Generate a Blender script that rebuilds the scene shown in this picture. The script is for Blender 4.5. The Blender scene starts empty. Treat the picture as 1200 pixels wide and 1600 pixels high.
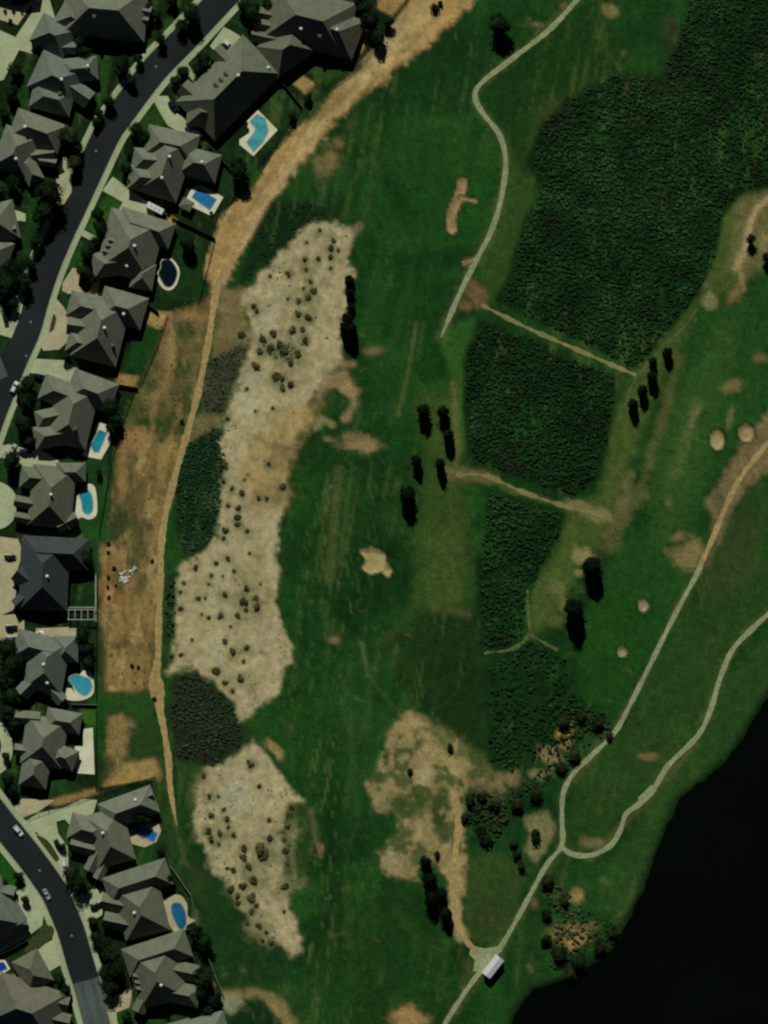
import bpy, bmesh, math, random
import numpy as np
from mathutils import Vector, Matrix

# ------------------------------------------------------------------ camera, sky, sun, exposure
S = 0.25                                   # metres per map unit (the plan is 1200 x 1600 units, y down)
scene = bpy.context.scene
ALT = 1800.0
cd = bpy.data.cameras.new('aerial_camera')
cam = bpy.data.objects.new('aerial_camera', cd)
scene.collection.objects.link(cam)
cam.location = (0, 0, ALT)
cam.rotation_euler = (0, 0, 0)
cd.sensor_fit = 'VERTICAL'
cd.sensor_height = 36.0
cd.lens = 36.0 * ALT / 400.0
cd.clip_start = 10.0
cd.clip_end = 9000.0
scene.camera = cam

SUN_EL = math.radians(38.0)
SUN_AZ = math.radians(-9.0)                # measured from +Y (top of the picture) towards +X
world = bpy.data.worlds.new('World')
scene.world = world
world.use_nodes = True
wn = world.node_tree.nodes
sky = wn.new('ShaderNodeTexSky')
sky.sky_type = 'NISHITA'
sky.sun_disc = False
sky.sun_elevation = SUN_EL
sky.sun_rotation = SUN_AZ
sky.altitude = 800.0
sky.air_density = 0.18
sky.dust_density = 0.0
sky.ozone_density = 1.0
wn['Background'].inputs['Strength'].default_value = 0.05
world.node_tree.links.new(sky.outputs[0], wn['Background'].inputs['Color'])

sl = bpy.data.lights.new('sun', 'SUN')
sl.energy = 5.0
sl.angle = math.radians(0.5)
sl.color = (1.0, 0.985, 0.93)
sun = bpy.data.objects.new('sun', sl)
scene.collection.objects.link(sun)
sdir = Vector((math.sin(SUN_AZ) * math.cos(SUN_EL), math.cos(SUN_AZ) * math.cos(SUN_EL), math.sin(SUN_EL)))
sun.rotation_euler = sdir.to_track_quat('Z', 'Y').to_euler()
sun.location = (0, 200, 300)

scene.view_settings.view_transform = 'Standard'
scene.view_settings.look = 'None'
scene.view_settings.gamma = 1.0
scene.view_settings.use_curve_mapping = False
scene.view_settings.exposure = -0.85
scene.render.engine = 'CYCLES'
scene.cycles.max_bounces = 4
scene.cycles.diffuse_bounces = 1
scene.cycles.glossy_bounces = 2
scene.cycles.transparent_max_bounces = 4
scene.cycles.pixel_filter_type = 'BLACKMAN_HARRIS'
scene.cycles.filter_width = 2.3
scene.cycles.use_denoising = True

# ------------------------------------------------------------------ small helpers
rng = np.random.default_rng(7)
random.seed(7)
COL = scene.collection
FLAT = 0.56                                # radiance of a sunlit white horizontal surface in picture units


def lin(c):
    c = c / 255.0
    return c / 12.92 if c <= 0.04045 else ((c + 0.055) / 1.055) ** 2.4


def alb(r, g, b, k=1.0):
    """base colour that reads as this 8-bit colour when it lies flat in the sun"""
    return tuple(min(0.85, lin(v) / FLAT * k) for v in (r, g, b))


def wx(px):
    return (px - 600.0) * S


def wy(py):
    return (800.0 - py) * S


def tag(o, label=None, cat=None, group=None, kind=None):
    if label:
        o['label'] = label
    if cat:
        o['category'] = cat
    if group:
        o['group'] = group
    if kind:
        o['kind'] = kind
    return o


def empty(name, loc=(0, 0, 0), rz=0.0):
    o = bpy.data.objects.new(name, None)
    COL.objects.link(o)
    o.location = loc
    o.rotation_euler = (0, 0, rz)
    o.empty_display_size = 0.2
    return o


def mesh_data(name, verts, faces, mat=None, smooth=False):
    me = bpy.data.meshes.new(name)
    me.from_pydata([tuple(map(float, v)) for v in verts], [], [tuple(int(i) for i in f) for f in faces])
    me.validate()
    me.update()
    if mat:
        me.materials.append(mat)
    if smooth:
        me.polygons.foreach_set('use_smooth', [True] * len(me.polygons))
    return me


def link(name, me, parent=None, loc=(0, 0, 0), rot=(0, 0, 0), scale=(1, 1, 1)):
    o = bpy.data.objects.new(name, me)
    COL.objects.link(o)
    o.parent = parent
    o.location = loc
    o.rotation_euler = rot
    o.scale = scale
    return o


def part(name, vf, mat, parent=None, **kw):
    return link(name, mesh_data(name, vf[0], vf[1], mat), parent, **kw)


def join(*vfs):
    V, F = [], []
    for v, f in vfs:
        n = len(V)
        V += [tuple(p) for p in v]
        F += [tuple(i + n for i in q) for q in f]
    return V, F


def box(x0, x1, y0, y1, z0, z1):
    return ([(x0, y0, z0), (x1, y0, z0), (x1, y1, z0), (x0, y1, z0), (x0, y0, z1), (x1, y0, z1), (x1, y1, z1), (x0, y1, z1)],
            [(3, 2, 1, 0), (4, 5, 6, 7), (0, 1, 5, 4), (1, 2, 6, 5), (2, 3, 7, 6), (3, 0, 4, 7)])


def tube(p0, p1, r0, r1, n=7):
    p0, p1 = Vector(p0), Vector(p1)
    d = (p1 - p0).normalized()
    a = d.orthogonal().normalized()
    b = d.cross(a)
    V = []
    for p, r in ((p0, r0), (p1, r1)):
        for k in range(n):
            t = 2 * math.pi * k / n
            V.append(tuple(p + a * (r * math.cos(t)) + b * (r * math.sin(t))))
    F = [(k, (k + 1) % n, n + (k + 1) % n, n + k) for k in range(n)]
    F += [tuple(range(n - 1, -1, -1)), tuple(range(n, 2 * n))]
    return V, F


def xf(vf, loc=(0, 0, 0), ang=0.0):
    c, s = math.cos(ang), math.sin(ang)
    return [(v[0] * c - v[1] * s + loc[0], v[0] * s + v[1] * c + loc[1], v[2] + loc[2]) for v in vf[0]], vf[1]


def smooth_line(pts, step=4.0, closed=False):
    """Catmull-Rom through map points, resampled"""
    P = [np.array(p, float) for p in pts]
    n = len(P)
    out = []
    rngk = range(n) if closed else range(n - 1)
    for i in rngk:
        if closed:
            a, b, c, d = P[(i - 1) % n], P[i], P[(i + 1) % n], P[(i + 2) % n]
        else:
            a = P[i - 1] if i > 0 else 2 * P[0] - P[1]
            b, c = P[i], P[i + 1]
            d = P[i + 2] if i + 2 < n else 2 * P[-1] - P[-2]
        m = max(1, int(np.linalg.norm(c - b) / step))
        for k in range(m):
            t = k / m
            out.append(0.5 * ((2 * b) + (-a + c) * t + (2 * a - 5 * b + 4 * c - d) * t * t + (-a + 3 * b - 3 * c + d) * t ** 3))
    if not closed:
        out.append(P[-1])
    return [tuple(p) for p in out]


# ------------------------------------------------------------------ the soil and turf map (base colours and heights)
STEP = 2.0
X0, X1, Y0, Y1 = -160.0, 1360.0, -160.0, 1760.0
gx = np.arange(X0, X1 + 0.1, STEP)
gy = np.arange(Y0, Y1 + 0.1, STEP)
NX, NY = len(gx), len(gy)
PX, PY = np.meshgrid(gx, gy)


def vnoise(X, Y, scale, seed, ang=0.0, sx=1.0, sy=1.0):
    r = np.random.default_rng(seed)
    T = r.random((257, 257))
    c, s = math.cos(ang), math.sin(ang)
    u = (X * c + Y * s) / (scale * sx) + 1000.37
    v = (-X * s + Y * c) / (scale * sy) + 1000.71
    i = np.floor(u).astype(int)
    j = np.floor(v).astype(int)
    fu, fv = u - i, v - j
    fu = fu * fu * (3 - 2 * fu)
    fv = fv * fv * (3 - 2 * fv)
    i0, j0, i1, j1 = i % 257, j % 257, (i + 1) % 257, (j + 1) % 257
    return (T[j0, i0] * (1 - fu) + T[j0, i1] * fu) * (1 - fv) + (T[j1, i0] * (1 - fu) + T[j1, i1] * fu) * fv


def fbm(X, Y, scale, seed, oct=4, **kw):
    a, t, w = 0.0, 0.0, 1.0
    for k in range(oct):
        a = a + w * (vnoise(X, Y, scale / (2.0 ** k), seed + 31 * k, **kw) - 0.5)
        t += w
        w *= 0.55
    return a / t * 2.0                      # about -1 .. 1


def sstep(a, b, x):
    t = np.clip((x - a) / (b - a), 0, 1)
    return t * t * (3 - 2 * t)


def sd_poly_pts(X, Y, pts):
    d = np.full(X.shape, 1e9)
    ins = np.zeros(X.shape, bool)
    n = len(pts)
    for k in range(n):
        ax, ay = pts[k]
        bx, by = pts[(k + 1) % n]
        ex, ey = bx - ax, by - ay
        L = ex * ex + ey * ey + 1e-9
        t = np.clip(((X - ax) * ex + (Y - ay) * ey) / L, 0, 1)
        d = np.minimum(d, (X - ax - t * ex) ** 2 + (Y - ay - t * ey) ** 2)
        cond = ((ay > Y) != (by > Y))
        with np.errstate(divide='ignore', invalid='ignore'):
            xi = ax + (Y - ay) * ex / (ey if abs(ey) > 1e-9 else 1e-9)
        ins ^= cond & (X < xi)
    d = np.sqrt(d)
    return np.where(ins, -d, d)


def sd_line_pts(X, Y, pts):
    d = np.full(X.shape, 1e9)
    for k in range(len(pts) - 1):
        ax, ay = pts[k]
        bx, by = pts[k + 1]
        ex, ey = bx - ax, by - ay
        L = ex * ex + ey * ey + 1e-9
        t = np.clip(((X - ax) * ex + (Y - ay) * ey) / L, 0, 1)
        d = np.minimum(d, (X - ax - t * ex) ** 2 + (Y - ay - t * ey) ** 2)
    return np.sqrt(d)


def window(pts, pad):
    xs = [p[0] for p in pts]
    ys = [p[1] for p in pts]
    i0 = max(0, int((min(xs) - pad - X0) / STEP))
    i1 = min(NX, int((max(xs) + pad - X0) / STEP) + 2)
    j0 = max(0, int((min(ys) - pad - Y0) / STEP))
    j1 = min(NY, int((max(ys) + pad - Y0) / STEP) + 2)
    return slice(j0, j1), slice(i0, i1)


N_EDGE = 0.85 * fbm(PX, PY, 26, 11, 5) + 0.55 * fbm(PX, PY, 8, 12, 3)             # ragged margins
N_MID = fbm(PX, PY, 40, 5, 5)
N_BIG = fbm(PX, PY, 170, 3, 4)
N_FINE = fbm(PX, PY, 7, 23, 3)
A = np.zeros((NY, NX, 3))
A[:] = alb(19, 55, 22)


def blend(w, m, col, var=0.0, strk=None):
    c = np.array(col)
    if var:
        nz = N_FINE[w] * 0.45 + N_MID[w] * 0.6
        if strk is not None:
            nz = nz + 1.1 * fbm(PX[w], PY[w], 9, 141, 3, ang=math.radians(strk), sx=3.6, sy=0.7)
        c = c[None, None, :] * np.clip(1 + var * nz, .25, 2)[..., None]
    A[w] = A[w] * (1 - m[..., None]) + c * m[..., None]


def P(pts, rgb, soft=4.0, rag=3.0, alpha=1.0, var=0.22, smooth=False, strk=None):
    if smooth:
        pts = smooth_line(pts, 10, True)
    w = window(pts, soft + rag + 4)
    sd = sd_poly_pts(PX[w], PY[w], pts) + rag * N_EDGE[w] * 1.5
    blend(w, alpha * (1 - sstep(-soft, soft, sd)), alb(*rgb), var, strk)


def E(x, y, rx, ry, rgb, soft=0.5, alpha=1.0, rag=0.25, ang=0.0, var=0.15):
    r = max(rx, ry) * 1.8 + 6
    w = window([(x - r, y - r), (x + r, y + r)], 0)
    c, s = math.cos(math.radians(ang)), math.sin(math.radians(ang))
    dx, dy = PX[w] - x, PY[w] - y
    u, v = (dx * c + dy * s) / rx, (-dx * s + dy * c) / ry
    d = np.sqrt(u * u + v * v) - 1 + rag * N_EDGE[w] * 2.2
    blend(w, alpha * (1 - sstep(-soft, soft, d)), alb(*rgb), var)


def L(pts, wd, rgb, soft=3.0, alpha=1.0, rag=1.0, var=0.12, smooth=True):
    if smooth and len(pts) > 2:
        pts = smooth_line(pts, 12)
    w = window(pts, wd + soft + rag + 4)
    d = sd_line_pts(PX[w], PY[w], pts) - wd / 2 + rag * N_EDGE[w] * 1.6
    blend(w, alpha * (1 - sstep(-soft, soft, d)), alb(*rgb), var)


# broad turf tone with mowing / growth streaks
streak = fbm(PX, PY, 14, 41, 3, ang=math.radians(8), sx=0.55, sy=5.0)
tone = 0.45 * N_BIG + 0.48 * N_MID + 0.16 * N_FINE + 0.16 * streak
A *= (1 + tone)[..., None]
olive = np.clip(0.5 * N_BIG + 0.55 * fbm(PX, PY, 60, 77, 4), 0, 1)
A += olive[..., None] * 0.35 * (np.array(alb(52, 66, 30)) - np.array(alb(21, 54, 21)))

TOWN = [(-300, -300), (700, -300), (640, 0), (590, 70), (545, 115), (470, 172), (440, 222), (395, 292), (345, 335), (322, 400), (312, 470),
        (252, 492), (218, 600), (186, 660), (172, 730), (154, 840), (151, 1232), (240, 1216), (266, 1345), (346, 1545), (352, 1900), (-300, 1900)]
# --- golf turf tones
P([(560, 190), (640, 160), (740, 190), (775, 250), (770, 330), (720, 400), (640, 410), (585, 360), (555, 270)], (24, 64, 24), 14, 6, .75)
P([(500, 220), (600, 90), (740, 30), (760, 110), (735, 190), (650, 170), (560, 210), (540, 330), (480, 330)], (18, 48, 20), 16, 8, .6)
L([(560, 392), (650, 402), (735, 400)], 26, (14, 42, 18), 10, .8, 3)
P([(560, 420), (680, 420), (690, 520), (660, 640), (600, 690), (560, 640), (575, 520)], (20, 56, 22), 14, 6, .7)
P([(470, 640), (520, 620), (540, 700), (480, 780), (460, 900), (445, 980), (440, 860), (450, 740)], (18, 50, 18), 10, 5, .7)
L([(530, 735), (522, 820), (514, 905)], 16, (74, 88, 50), 6, .6, 3)
L([(508, 800), (516, 760)], 6, (88, 98, 62), 4, .6, 2)
L([(548, 745), (538, 820), (532, 890)], 8, (70, 84, 46), 4, .5, 2)
L([(512, 790), (500, 850), (494, 900)], 6, (62, 80, 44), 4, .45, 2)
L([(560, 745), (556, 790)], 10, (44, 66, 34), 6, .4, 2)
L([(650, 505), (640, 570), (622, 650)], 5, (86, 96, 56), 3, .6, 1)
L([(662, 505), (652, 560)], 4, (70, 86, 46), 3, .4, 1)
L([(630, 590), (610, 660)], 12, (44, 72, 34), 6, .5, 2)
L([(565, 1005), (575, 1055)], 4, (84, 96, 60), 3, .55, 1)
L([(545, 1000), (530, 1060), (520, 1110)], 6, (38, 66, 34), 4, .5, 2)
L([(572, 1055), (620, 1108)], 5, (50, 76, 38), 4, .5, 2)
L([(510, 1000), (520, 985), (530, 1000)], 12, (70, 74, 46), 6, .4, 4)
E(520, 1000, 10, 5, (120, 106, 70), .5, .7)
E(500, 1105, 10, 8, (70, 82, 54), .6, .5)
L([(540, 1380), (546, 1450), (552, 1530)], 9, (54, 74, 38), 6, .5, 3)
L([(560, 1360), (562, 1450), (566, 1510)], 6, (50, 72, 36), 5, .45, 2)
L([(585, 1400), (590, 1540)], 9, (40, 66, 32), 6, .4, 3)
P([(640, 620), (710, 600), (722, 740), (735, 860), (730, 950), (660, 960), (645, 850), (670, 720)], (50, 72, 32), 18, 8, .9)
P([(676, 830), (715, 820), (716, 945), (672, 948)], (62, 76, 38), 14, 6, .6)
L([(680, 952), (732, 962)], 9, (86, 80, 46), 5, .7, 3)
P([(600, 985), (690, 950), (742, 968), (756, 1040), (752, 1190), (706, 1150), (640, 1095)], (25, 44, 19), 14, 6, .85)
P([(755, 1030), (825, 990), (885, 1020), (895, 1080), (950, 1115), (900, 1170), (800, 1215), (758, 1185)], (15, 42, 16), 10, 5, .85)
P([(430, 1100), (520, 1080), (560, 1200), (540, 1350), (480, 1300), (470, 1235), (420, 1160), (390, 1135)], (24, 62, 22), 14, 6, .7)
P([(500, 1240), (540, 1220), (530, 1480), (500, 1440)], (12, 40, 16), 16, 6, .6)
P([(470, 1500), (620, 1380), (700, 1460), (700, 1560), (560, 1640), (470, 1640)], (26, 58, 24), 20, 8, .5)
for pts, wd, rgb, al in (([(505, 940), (512, 1010), (508, 1080)], 7, (44, 72, 36), .5), ([(480, 860), (474, 940), (480, 1010)], 10, (14, 44, 18), .6), ([(600, 700), (590, 780), (580, 850)], 16, (15, 46, 20), .55),
                         ([(610, 900), (630, 960), (640, 1010)], 22, (15, 46, 18), .6), ([(655, 900), (640, 960), (600, 1000)], 14, (52, 74, 34), .5), ([(520, 1150), (512, 1250), (520, 1330)], 12, (13, 42, 18), .6),
                         ([(548, 1110), (552, 1200), (560, 1290)], 9, (46, 74, 38), .5), ([(530, 1100), (545, 1085), (565, 1095)], 4, (62, 84, 50), .5), ([(600, 1480), (640, 1540), (680, 1570)], 16, (16, 46, 20), .5),
                         ([(620, 1420), (660, 1480), (700, 1500)], 14, (36, 66, 30), .5), ([(590, 250), (620, 300), (640, 360)], 18, (15, 46, 18), .55), ([(600, 240), (570, 300), (575, 360)], 12, (34, 70, 30), .5),
                         ([(690, 200), (720, 250), (715, 280)], 16, (32, 72, 28), .5), ([(650, 200), (690, 185), (720, 200)], 8, (38, 74, 30), .5), ([(540, 110), (600, 180), (560, 250)], 26, (14, 40, 18), .5),
                         ([(650, 60), (720, 60), (750, 100)], 20, (15, 42, 18), .5), ([(590, 430), (580, 520), (595, 600)], 22, (26, 66, 26), .5), ([(640, 430), (620, 520), (610, 570)], 12, (36, 74, 32), .45)):
    L(pts, wd, rgb, wd * .55, al, 5)
# flank right of the cart path
P([(800, 60), (900, 30), (1000, 60), (990, 110), (880, 150), (830, 220), (840, 290), (800, 300), (785, 220), (755, 150)], (22, 52, 20), 14, 6, .8)
P([(792, 250), (842, 290), (820, 340), (790, 440), (765, 470), (748, 420), (780, 340)], (44, 68, 30), 8, 4, .85)
P([(835, 175), (870, 150), (890, 160), (845, 230), (820, 240)], (50, 62, 34), 12, 6, .7)
P([(686, 520), (742, 495), (726, 600), (724, 700), (706, 690), (704, 590)], (44, 84, 34), 8, 4, .8)
E(742, 455, 13, 26, (104, 84, 54), .5, .8, ang=-25)
E(728, 478, 10, 8, (110, 84, 54), .5, .7)
E(735, 410, 14, 7, (110, 92, 64), .5, .7)
L([(708, 600), (714, 680), (712, 720)], 8, (96, 88, 52), 5, .7, 2)
# eastern band and fairway
P([(1110, 330), (1210, 290), (1210, 420), (1150, 450), (1090, 480), (1040, 580), (1000, 680), (960, 800), (930, 850), (900, 900), (880, 950), (830, 1000),
   (820, 930), (870, 860), (885, 800), (935, 770), (958, 660), (990, 580), (1090, 460)], (62, 80, 38), 12, 6, .9)
P([(1210, 400), (1150, 470), (1095, 530), (1050, 640), (1030, 740), (1010, 820), (960, 850), (935, 930), (905, 1030), (915, 1085), (960, 1110), (1010, 1040),
   (1062, 940), (1090, 850), (1112, 760), (1150, 690), (1210, 640)], (27, 66, 27), 12, 6, .8)
mottle0 = [(1000, 700), (1110, 520), (1160, 480), (1120, 700), (1080, 800), (1040, 860)]
P(mottle0, (52, 80, 40), 20, 16, .45)
P([(930, 930), (985, 900), (1020, 960), (990, 1060), (950, 1105), (915, 1080), (905, 1020)], (25, 62, 20), 12, 4, .8)
L([(1090, 630), (1070, 690), (1055, 740)], 18, (74, 92, 50), 8, .6, 4)
L([(1090, 640), (1080, 665)], 8, (112, 104, 72), 4, .6, 2)
L([(1060, 560), (1045, 620), (1020, 700), (1000, 770)], 14, (84, 84, 46), 7, .6, 5)
L([(1000, 770), (975, 800), (950, 850)], 26, (92, 90, 52), 10, .6, 7)
L([(985, 740), (970, 800)], 14, (104, 98, 60), 7, .5, 5)
E(1145, 603, 16, 9, (112, 98, 62), .6, .8, ang=-15)
E(1190, 560, 14, 8, (112, 92, 62), .6, .7)

P([(1140, 310), (1210, 300), (1210, 400), (1170, 430), (1140, 420), (1150, 350)], (104, 94, 58), 10, 6, .65)
L([(1158, 400), (1160, 440), (1140, 470)], 14, (110, 96, 58), 6, .7, 4)
L([(1212, 304), (1186, 322), (1172, 350), (1164, 390), (1150, 420)], 10, (148, 132, 92), 4, .9, 2)
L([(1152, 408), (1158, 436), (1162, 452)], 6, (132, 118, 78), 4, .8, 2)
E(1110, 470, 13, 14, (112, 112, 74), .4, .85)
E(1100, 440, 7, 10, (104, 92, 58), .5, .7)
E(1195, 380, 10, 16, (120, 112, 74), .5, .7)
P([(1120, 840), (1160, 760), (1210, 700), (1210, 945), (1140, 1015), (1105, 1110), (1040, 1190), (975, 1265), (900, 1300), (890, 1220), (985, 1115), (1070, 950)], (35, 62, 28), 14, 6, .85)
P([(1110, 880), (1150, 800), (1190, 820), (1180, 900), (1120, 940)], (52, 58, 34), 16, 8, .5)
L([(1115, 870), (1085, 935)], 14, (20, 46, 20), 8, .6, 3)
P([(1060, 1180), (1140, 1050), (1210, 980), (1210, 1070), (1140, 1170), (1070, 1235), (1040, 1285), (1000, 1400), (965, 1460), (930, 1400), (990, 1290)], (36, 66, 30), 12, 5, .8)
P([(890, 1250), (960, 1250), (960, 1310), (900, 1325), (885, 1290)], (30, 62, 24), 12, 5, .7)
L([(990, 1380), (985, 1410), (965, 1432)], 6, (70, 84, 50), 4, .6, 2)
E(1012, 1182, 16, 6, (112, 94, 62), .5, .75)
E(930, 1318, 18, 8, (112, 104, 66), .6, .7)
E(912, 1315, 8, 8, (96, 92, 56), .6, .6)
E(945, 1375, 10, 7, (64, 86, 44), .6, .6)
# shed surroundings
P([(720, 1340), (790, 1330), (830, 1360), (800, 1430), (765, 1480), (730, 1470), (722, 1420)], (46, 66, 32), 12, 6, .8)
E(755, 1435, 22, 12, (50, 54, 32), .6, .6)
P([(720, 1500), (745, 1490), (748, 1530), (725, 1555)], (66, 68, 36), 8, 5, .6)
# --- bare soil of the lower clearing
P([(628, 1108), (660, 1122), (712, 1150), (742, 1186), (794, 1222), (784, 1238), (732, 1226), (716, 1250), (722, 1300), (732, 1340), (724, 1400), (716, 1450), (706, 1420),
   (694, 1360), (664, 1340), (650, 1372), (606, 1362), (592, 1335), (622, 1300), (616, 1268), (590, 1262), (574, 1222), (602, 1196), (606, 1150)], (130, 116, 76), 6, 9, .95, .3)
L([(640, 1118), (690, 1170), (712, 1230), (714, 1330), (708, 1420), (722, 1464)], 18, (144, 128, 86), 6, .8, 4)
E(662, 1212, 12, 18, (150, 140, 104), .5, .8, ang=20)
L([(660, 1130), (720, 1165), (765, 1210)], 22, (76, 84, 46), 9, .6, 6)
E(686, 1262, 14, 42, (38, 60, 28), .45, .95, .25, 5)
P([(585, 1262), (640, 1240), (668, 1250), (664, 1280), (620, 1275)], (62, 76, 38), 7, 8, .75)
P([(655, 1128), (715, 1158), (735, 1185), (690, 1180)], (70, 80, 44), 7, 7, .7)
E(636, 1255, 14, 10, (60, 74, 36), .6, .7)
E(655, 1252, 8, 8, (40, 66, 28), .6, .7)
E(612, 1240, 10, 6, (66, 76, 40), .6, .6)
E(640, 1165, 14, 10, (76, 84, 46), .6, .6)
E(600, 1250, 14, 20, (126, 120, 82), .6, .6)
E(610, 1345, 14, 12, (132, 128, 92), .5, .7)
# other bare spots
E(638, 1588, 24, 20, (142, 116, 70), .4, .9, .25)
E(655, 1595, 20, 12, (140, 116, 72), .5, .8, .3)
E(555, 692, 30, 13, (116, 104, 72), .5, .85, .45, 8)
E(575, 698, 20, 13, (134, 118, 82), .5, .8, .35)
L([(495, 668), (505, 655), (520, 664)], 7, (108, 112, 72), 3, .85, 3)
E(512, 687, 8, 5, (104, 104, 66), .5, .7)
L([(545, 600), (552, 630), (540, 655)], 12, (122, 108, 74), 5, .8, 4)
L([(505, 600), (530, 590), (548, 612)], 22, (136, 118, 80), 7, .8, 5)
E(585, 548, 15, 8, (104, 96, 62), .6, .75, .4)
L([(520, 568), (555, 570)], 8, (130, 112, 76), 4, .8, 3)
E(520, 578, 16, 7, (64, 76, 36), .6, .6)
E(560, 355, 7, 8, (116, 96, 70), .5, .7)
E(500, 322, 8, 4, (76, 90, 58), .6, .6)
E(515, 250, 16, 26, (112, 100, 62), .5, .8, .35, 25)
E(955, 18, 14, 9, (118, 110, 64), .6, .75, .4, 25)
E(838, 38, 9, 4, (100, 92, 62), .5, .7)
E(880, 10, 8, 7, (104, 88, 60), .5, .7)
E(1045, 40, 12, 18, (52, 50, 32), .6, .7)
E(1080, 868, 24, 22, (120, 106, 66), .5, .9, .3)
E(1058, 862, 18, 10, (100, 96, 60), .6, .7, .4)
E(1060, 838, 12, 8, (116, 98, 68), .5, .75, .3, -25)
P([(1112, 830), (1108, 780), (1135, 735), (1160, 690), (1185, 660), (1210, 640), (1210, 730), (1170, 760), (1140, 800), (1122, 850)], (112, 98, 64), 7, 6, .85)
E(1122, 780, 8, 14, (60, 66, 36), .6, .6)
E(1140, 655, 5, 20, (104, 104, 66), .5, .6, .2, 12)
E(1045, 785, 7, 8, (90, 78, 52), .5, .6)
E(910, 870, 15, 12, (128, 118, 74), .5, .85, .4)
E(905, 895, 7, 6, (118, 112, 70), .5, .7)
E(872, 918, 14, 10, (94, 98, 56), .6, .75, .4)
E(878, 945, 7, 18, (92, 94, 52), .5, .7)
E(868, 972, 10, 10, (88, 92, 50), .6, .6)
E(885, 1150, 11, 18, (140, 116, 66), .5, .85, .3, 15)
E(858, 1182, 18, 12, (118, 106, 70), .6, .8, .4, 30)
E(842, 1210, 18, 8, (116, 110, 70), .5, .8, .35, 15)
P([(815, 1275), (855, 1268), (868, 1290), (852, 1330), (838, 1350), (822, 1330), (826, 1300)], (112, 108, 68), 6, 5, .85)
E(800, 1215, 14, 14, (130, 114, 78), .6, .7, .4)
E(760, 1240, 30, 26, (60, 64, 36), .6, .6, .4)
E(900, 1400, 14, 11, (134, 112, 74), .5, .85, .3)
E(888, 1462, 26, 16, (122, 104, 62), .6, .8, .4)
E(895, 1470, 12, 11, (146, 122, 72), .5, .8, .3)
E(925, 1446, 12, 7, (110, 96, 62), .6, .6)
E(835, 1410, 6, 9, (112, 92, 62), .6, .6)
P([(345, 1548), (400, 1540), (440, 1560), (460, 1590), (475, 1640), (455, 1640), (440, 1600), (405, 1560), (350, 1560)], (126, 112, 70), 6, 4, .8)
P([(346, 1552), (372, 1556), (392, 1578), (360, 1586), (345, 1578)], (128, 130, 100), 4, 3, .85)
P([(375, 1572), (410, 1562), (445, 1605), (460, 1660), (360, 1660), (360, 1590)], (14, 38, 18), 5, 3, .9)
# --- dirt strip behind the gardens
D1 = [(618, -60), (790, -60), (742, 0), (706, 36), (648, 88), (566, 150), (516, 200), (478, 240), (446, 288), (414, 330), (386, 384), (352, 440), (330, 470),
      (322, 430), (332, 370), (360, 312), (396, 292), (424, 232), (494, 178), (545, 118), (600, 60), (636, 0)]
P(D1, (150, 124, 76), 6, 9, .97, .26, strk=-52)
L([(700, -20), (610, 90), (530, 160), (470, 240), (420, 310), (372, 390), (342, 440)], 14, (166, 146, 100), 5, .75, 3)
L([(690, -20), (600, 86), (520, 156), (458, 238), (408, 308), (360, 390)], 3, (172, 152, 108), 2, .6, 1)
L([(632, 20), (590, 80), (560, 110)], 20, (138, 126, 90), 8, .7, 5)
L([(560, 130), (520, 165), (500, 185)], 14, (96, 86, 48), 8, .6, 5)
E(400, 300, 16, 24, (110, 96, 56), .7, .5, .4)
E(640, 60, 8, 20, (112, 96, 56), .7, .5, .3, 40)
L([(500, 130), (560, 105)], 16, (26, 52, 20), 7, .8, 4)
P([(230, 486), (300, 480), (345, 450), (345, 480), (320, 560), (300, 640), (270, 690), (190, 675), (200, 640), (225, 590), (255, 500)], (98, 84, 50), 9, 7, .85, .34, strk=-74)
L([(262, 498), (250, 560), (238, 590)], 10, (118, 92, 60), 5, .8, 4)
L([(272, 525), (262, 590), (245, 620), (238, 650)], 18, (124, 104, 62), 8, .75, 6)
E(268, 550, 10, 22, (128, 118, 72), .6, .7, .3, 10)
E(300, 495, 24, 8, (134, 108, 64), .6, .8, .4, 5)
E(292, 515, 16, 16, (36, 62, 28), .6, .75, .4)
E(232, 598, 14, 14, (38, 66, 30), .6, .7, .4)
E(290, 575, 8, 16, (38, 64, 30), .6, .75, .3, 10)
E(235, 662, 26, 10, (24, 54, 24), .6, .85, .3)
E(275, 630, 10, 24, (62, 64, 38), .6, .6, .3)
E(212, 640, 12, 20, (30, 60, 28), .6, .7, .3)
P([(192, 668), (232, 668), (246, 690), (284, 684), (270, 762), (252, 832), (246, 900), (246, 1076), (205, 1086), (164, 1080), (156, 850), (180, 830), (176, 760)], (124, 103, 62), 7, 6, .95, .38, strk=-84)
E(212, 685, 18, 14, (134, 106, 64), .6, .8, .3)
E(262, 710, 14, 28, (128, 110, 62), .6, .8, .3)
E(190, 745, 10, 34, (126, 100, 58), .6, .7, .3, 5)
E(222, 760, 20, 18, (84, 78, 42), .7, .7, .4)
E(215, 790, 26, 18, (66, 66, 36), .7, .7, .4)
E(240, 775, 14, 12, (112, 92, 54), .6, .7, .3)
P([(154, 780), (172, 720), (182, 700), (182, 780), (200, 800), (198, 850), (160, 848)], (28, 54, 26), 8, 5, .9)
E(222, 822, 20, 10, (56, 62, 36), .7, .7, .4)
E(176, 905, 16, 30, (122, 92, 50), .6, .6, .4)
E(178, 925, 12, 14, (126, 90, 44), .6, .6, .4)
E(208, 880, 22, 18, (92, 84, 48), .7, .6, .4)
E(225, 925, 16, 26, (104, 92, 52), .7, .6, .4)
E(186, 1010, 16, 40, (128, 106, 62), .6, .7, .3)
E(186, 1045, 7, 24, (142, 120, 72), .6, .8, .25)
E(222, 1000, 18, 22, (96, 82, 48), .7, .6, .4)
E(176, 1076, 8, 4, (160, 140, 96), .5, .8)
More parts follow.
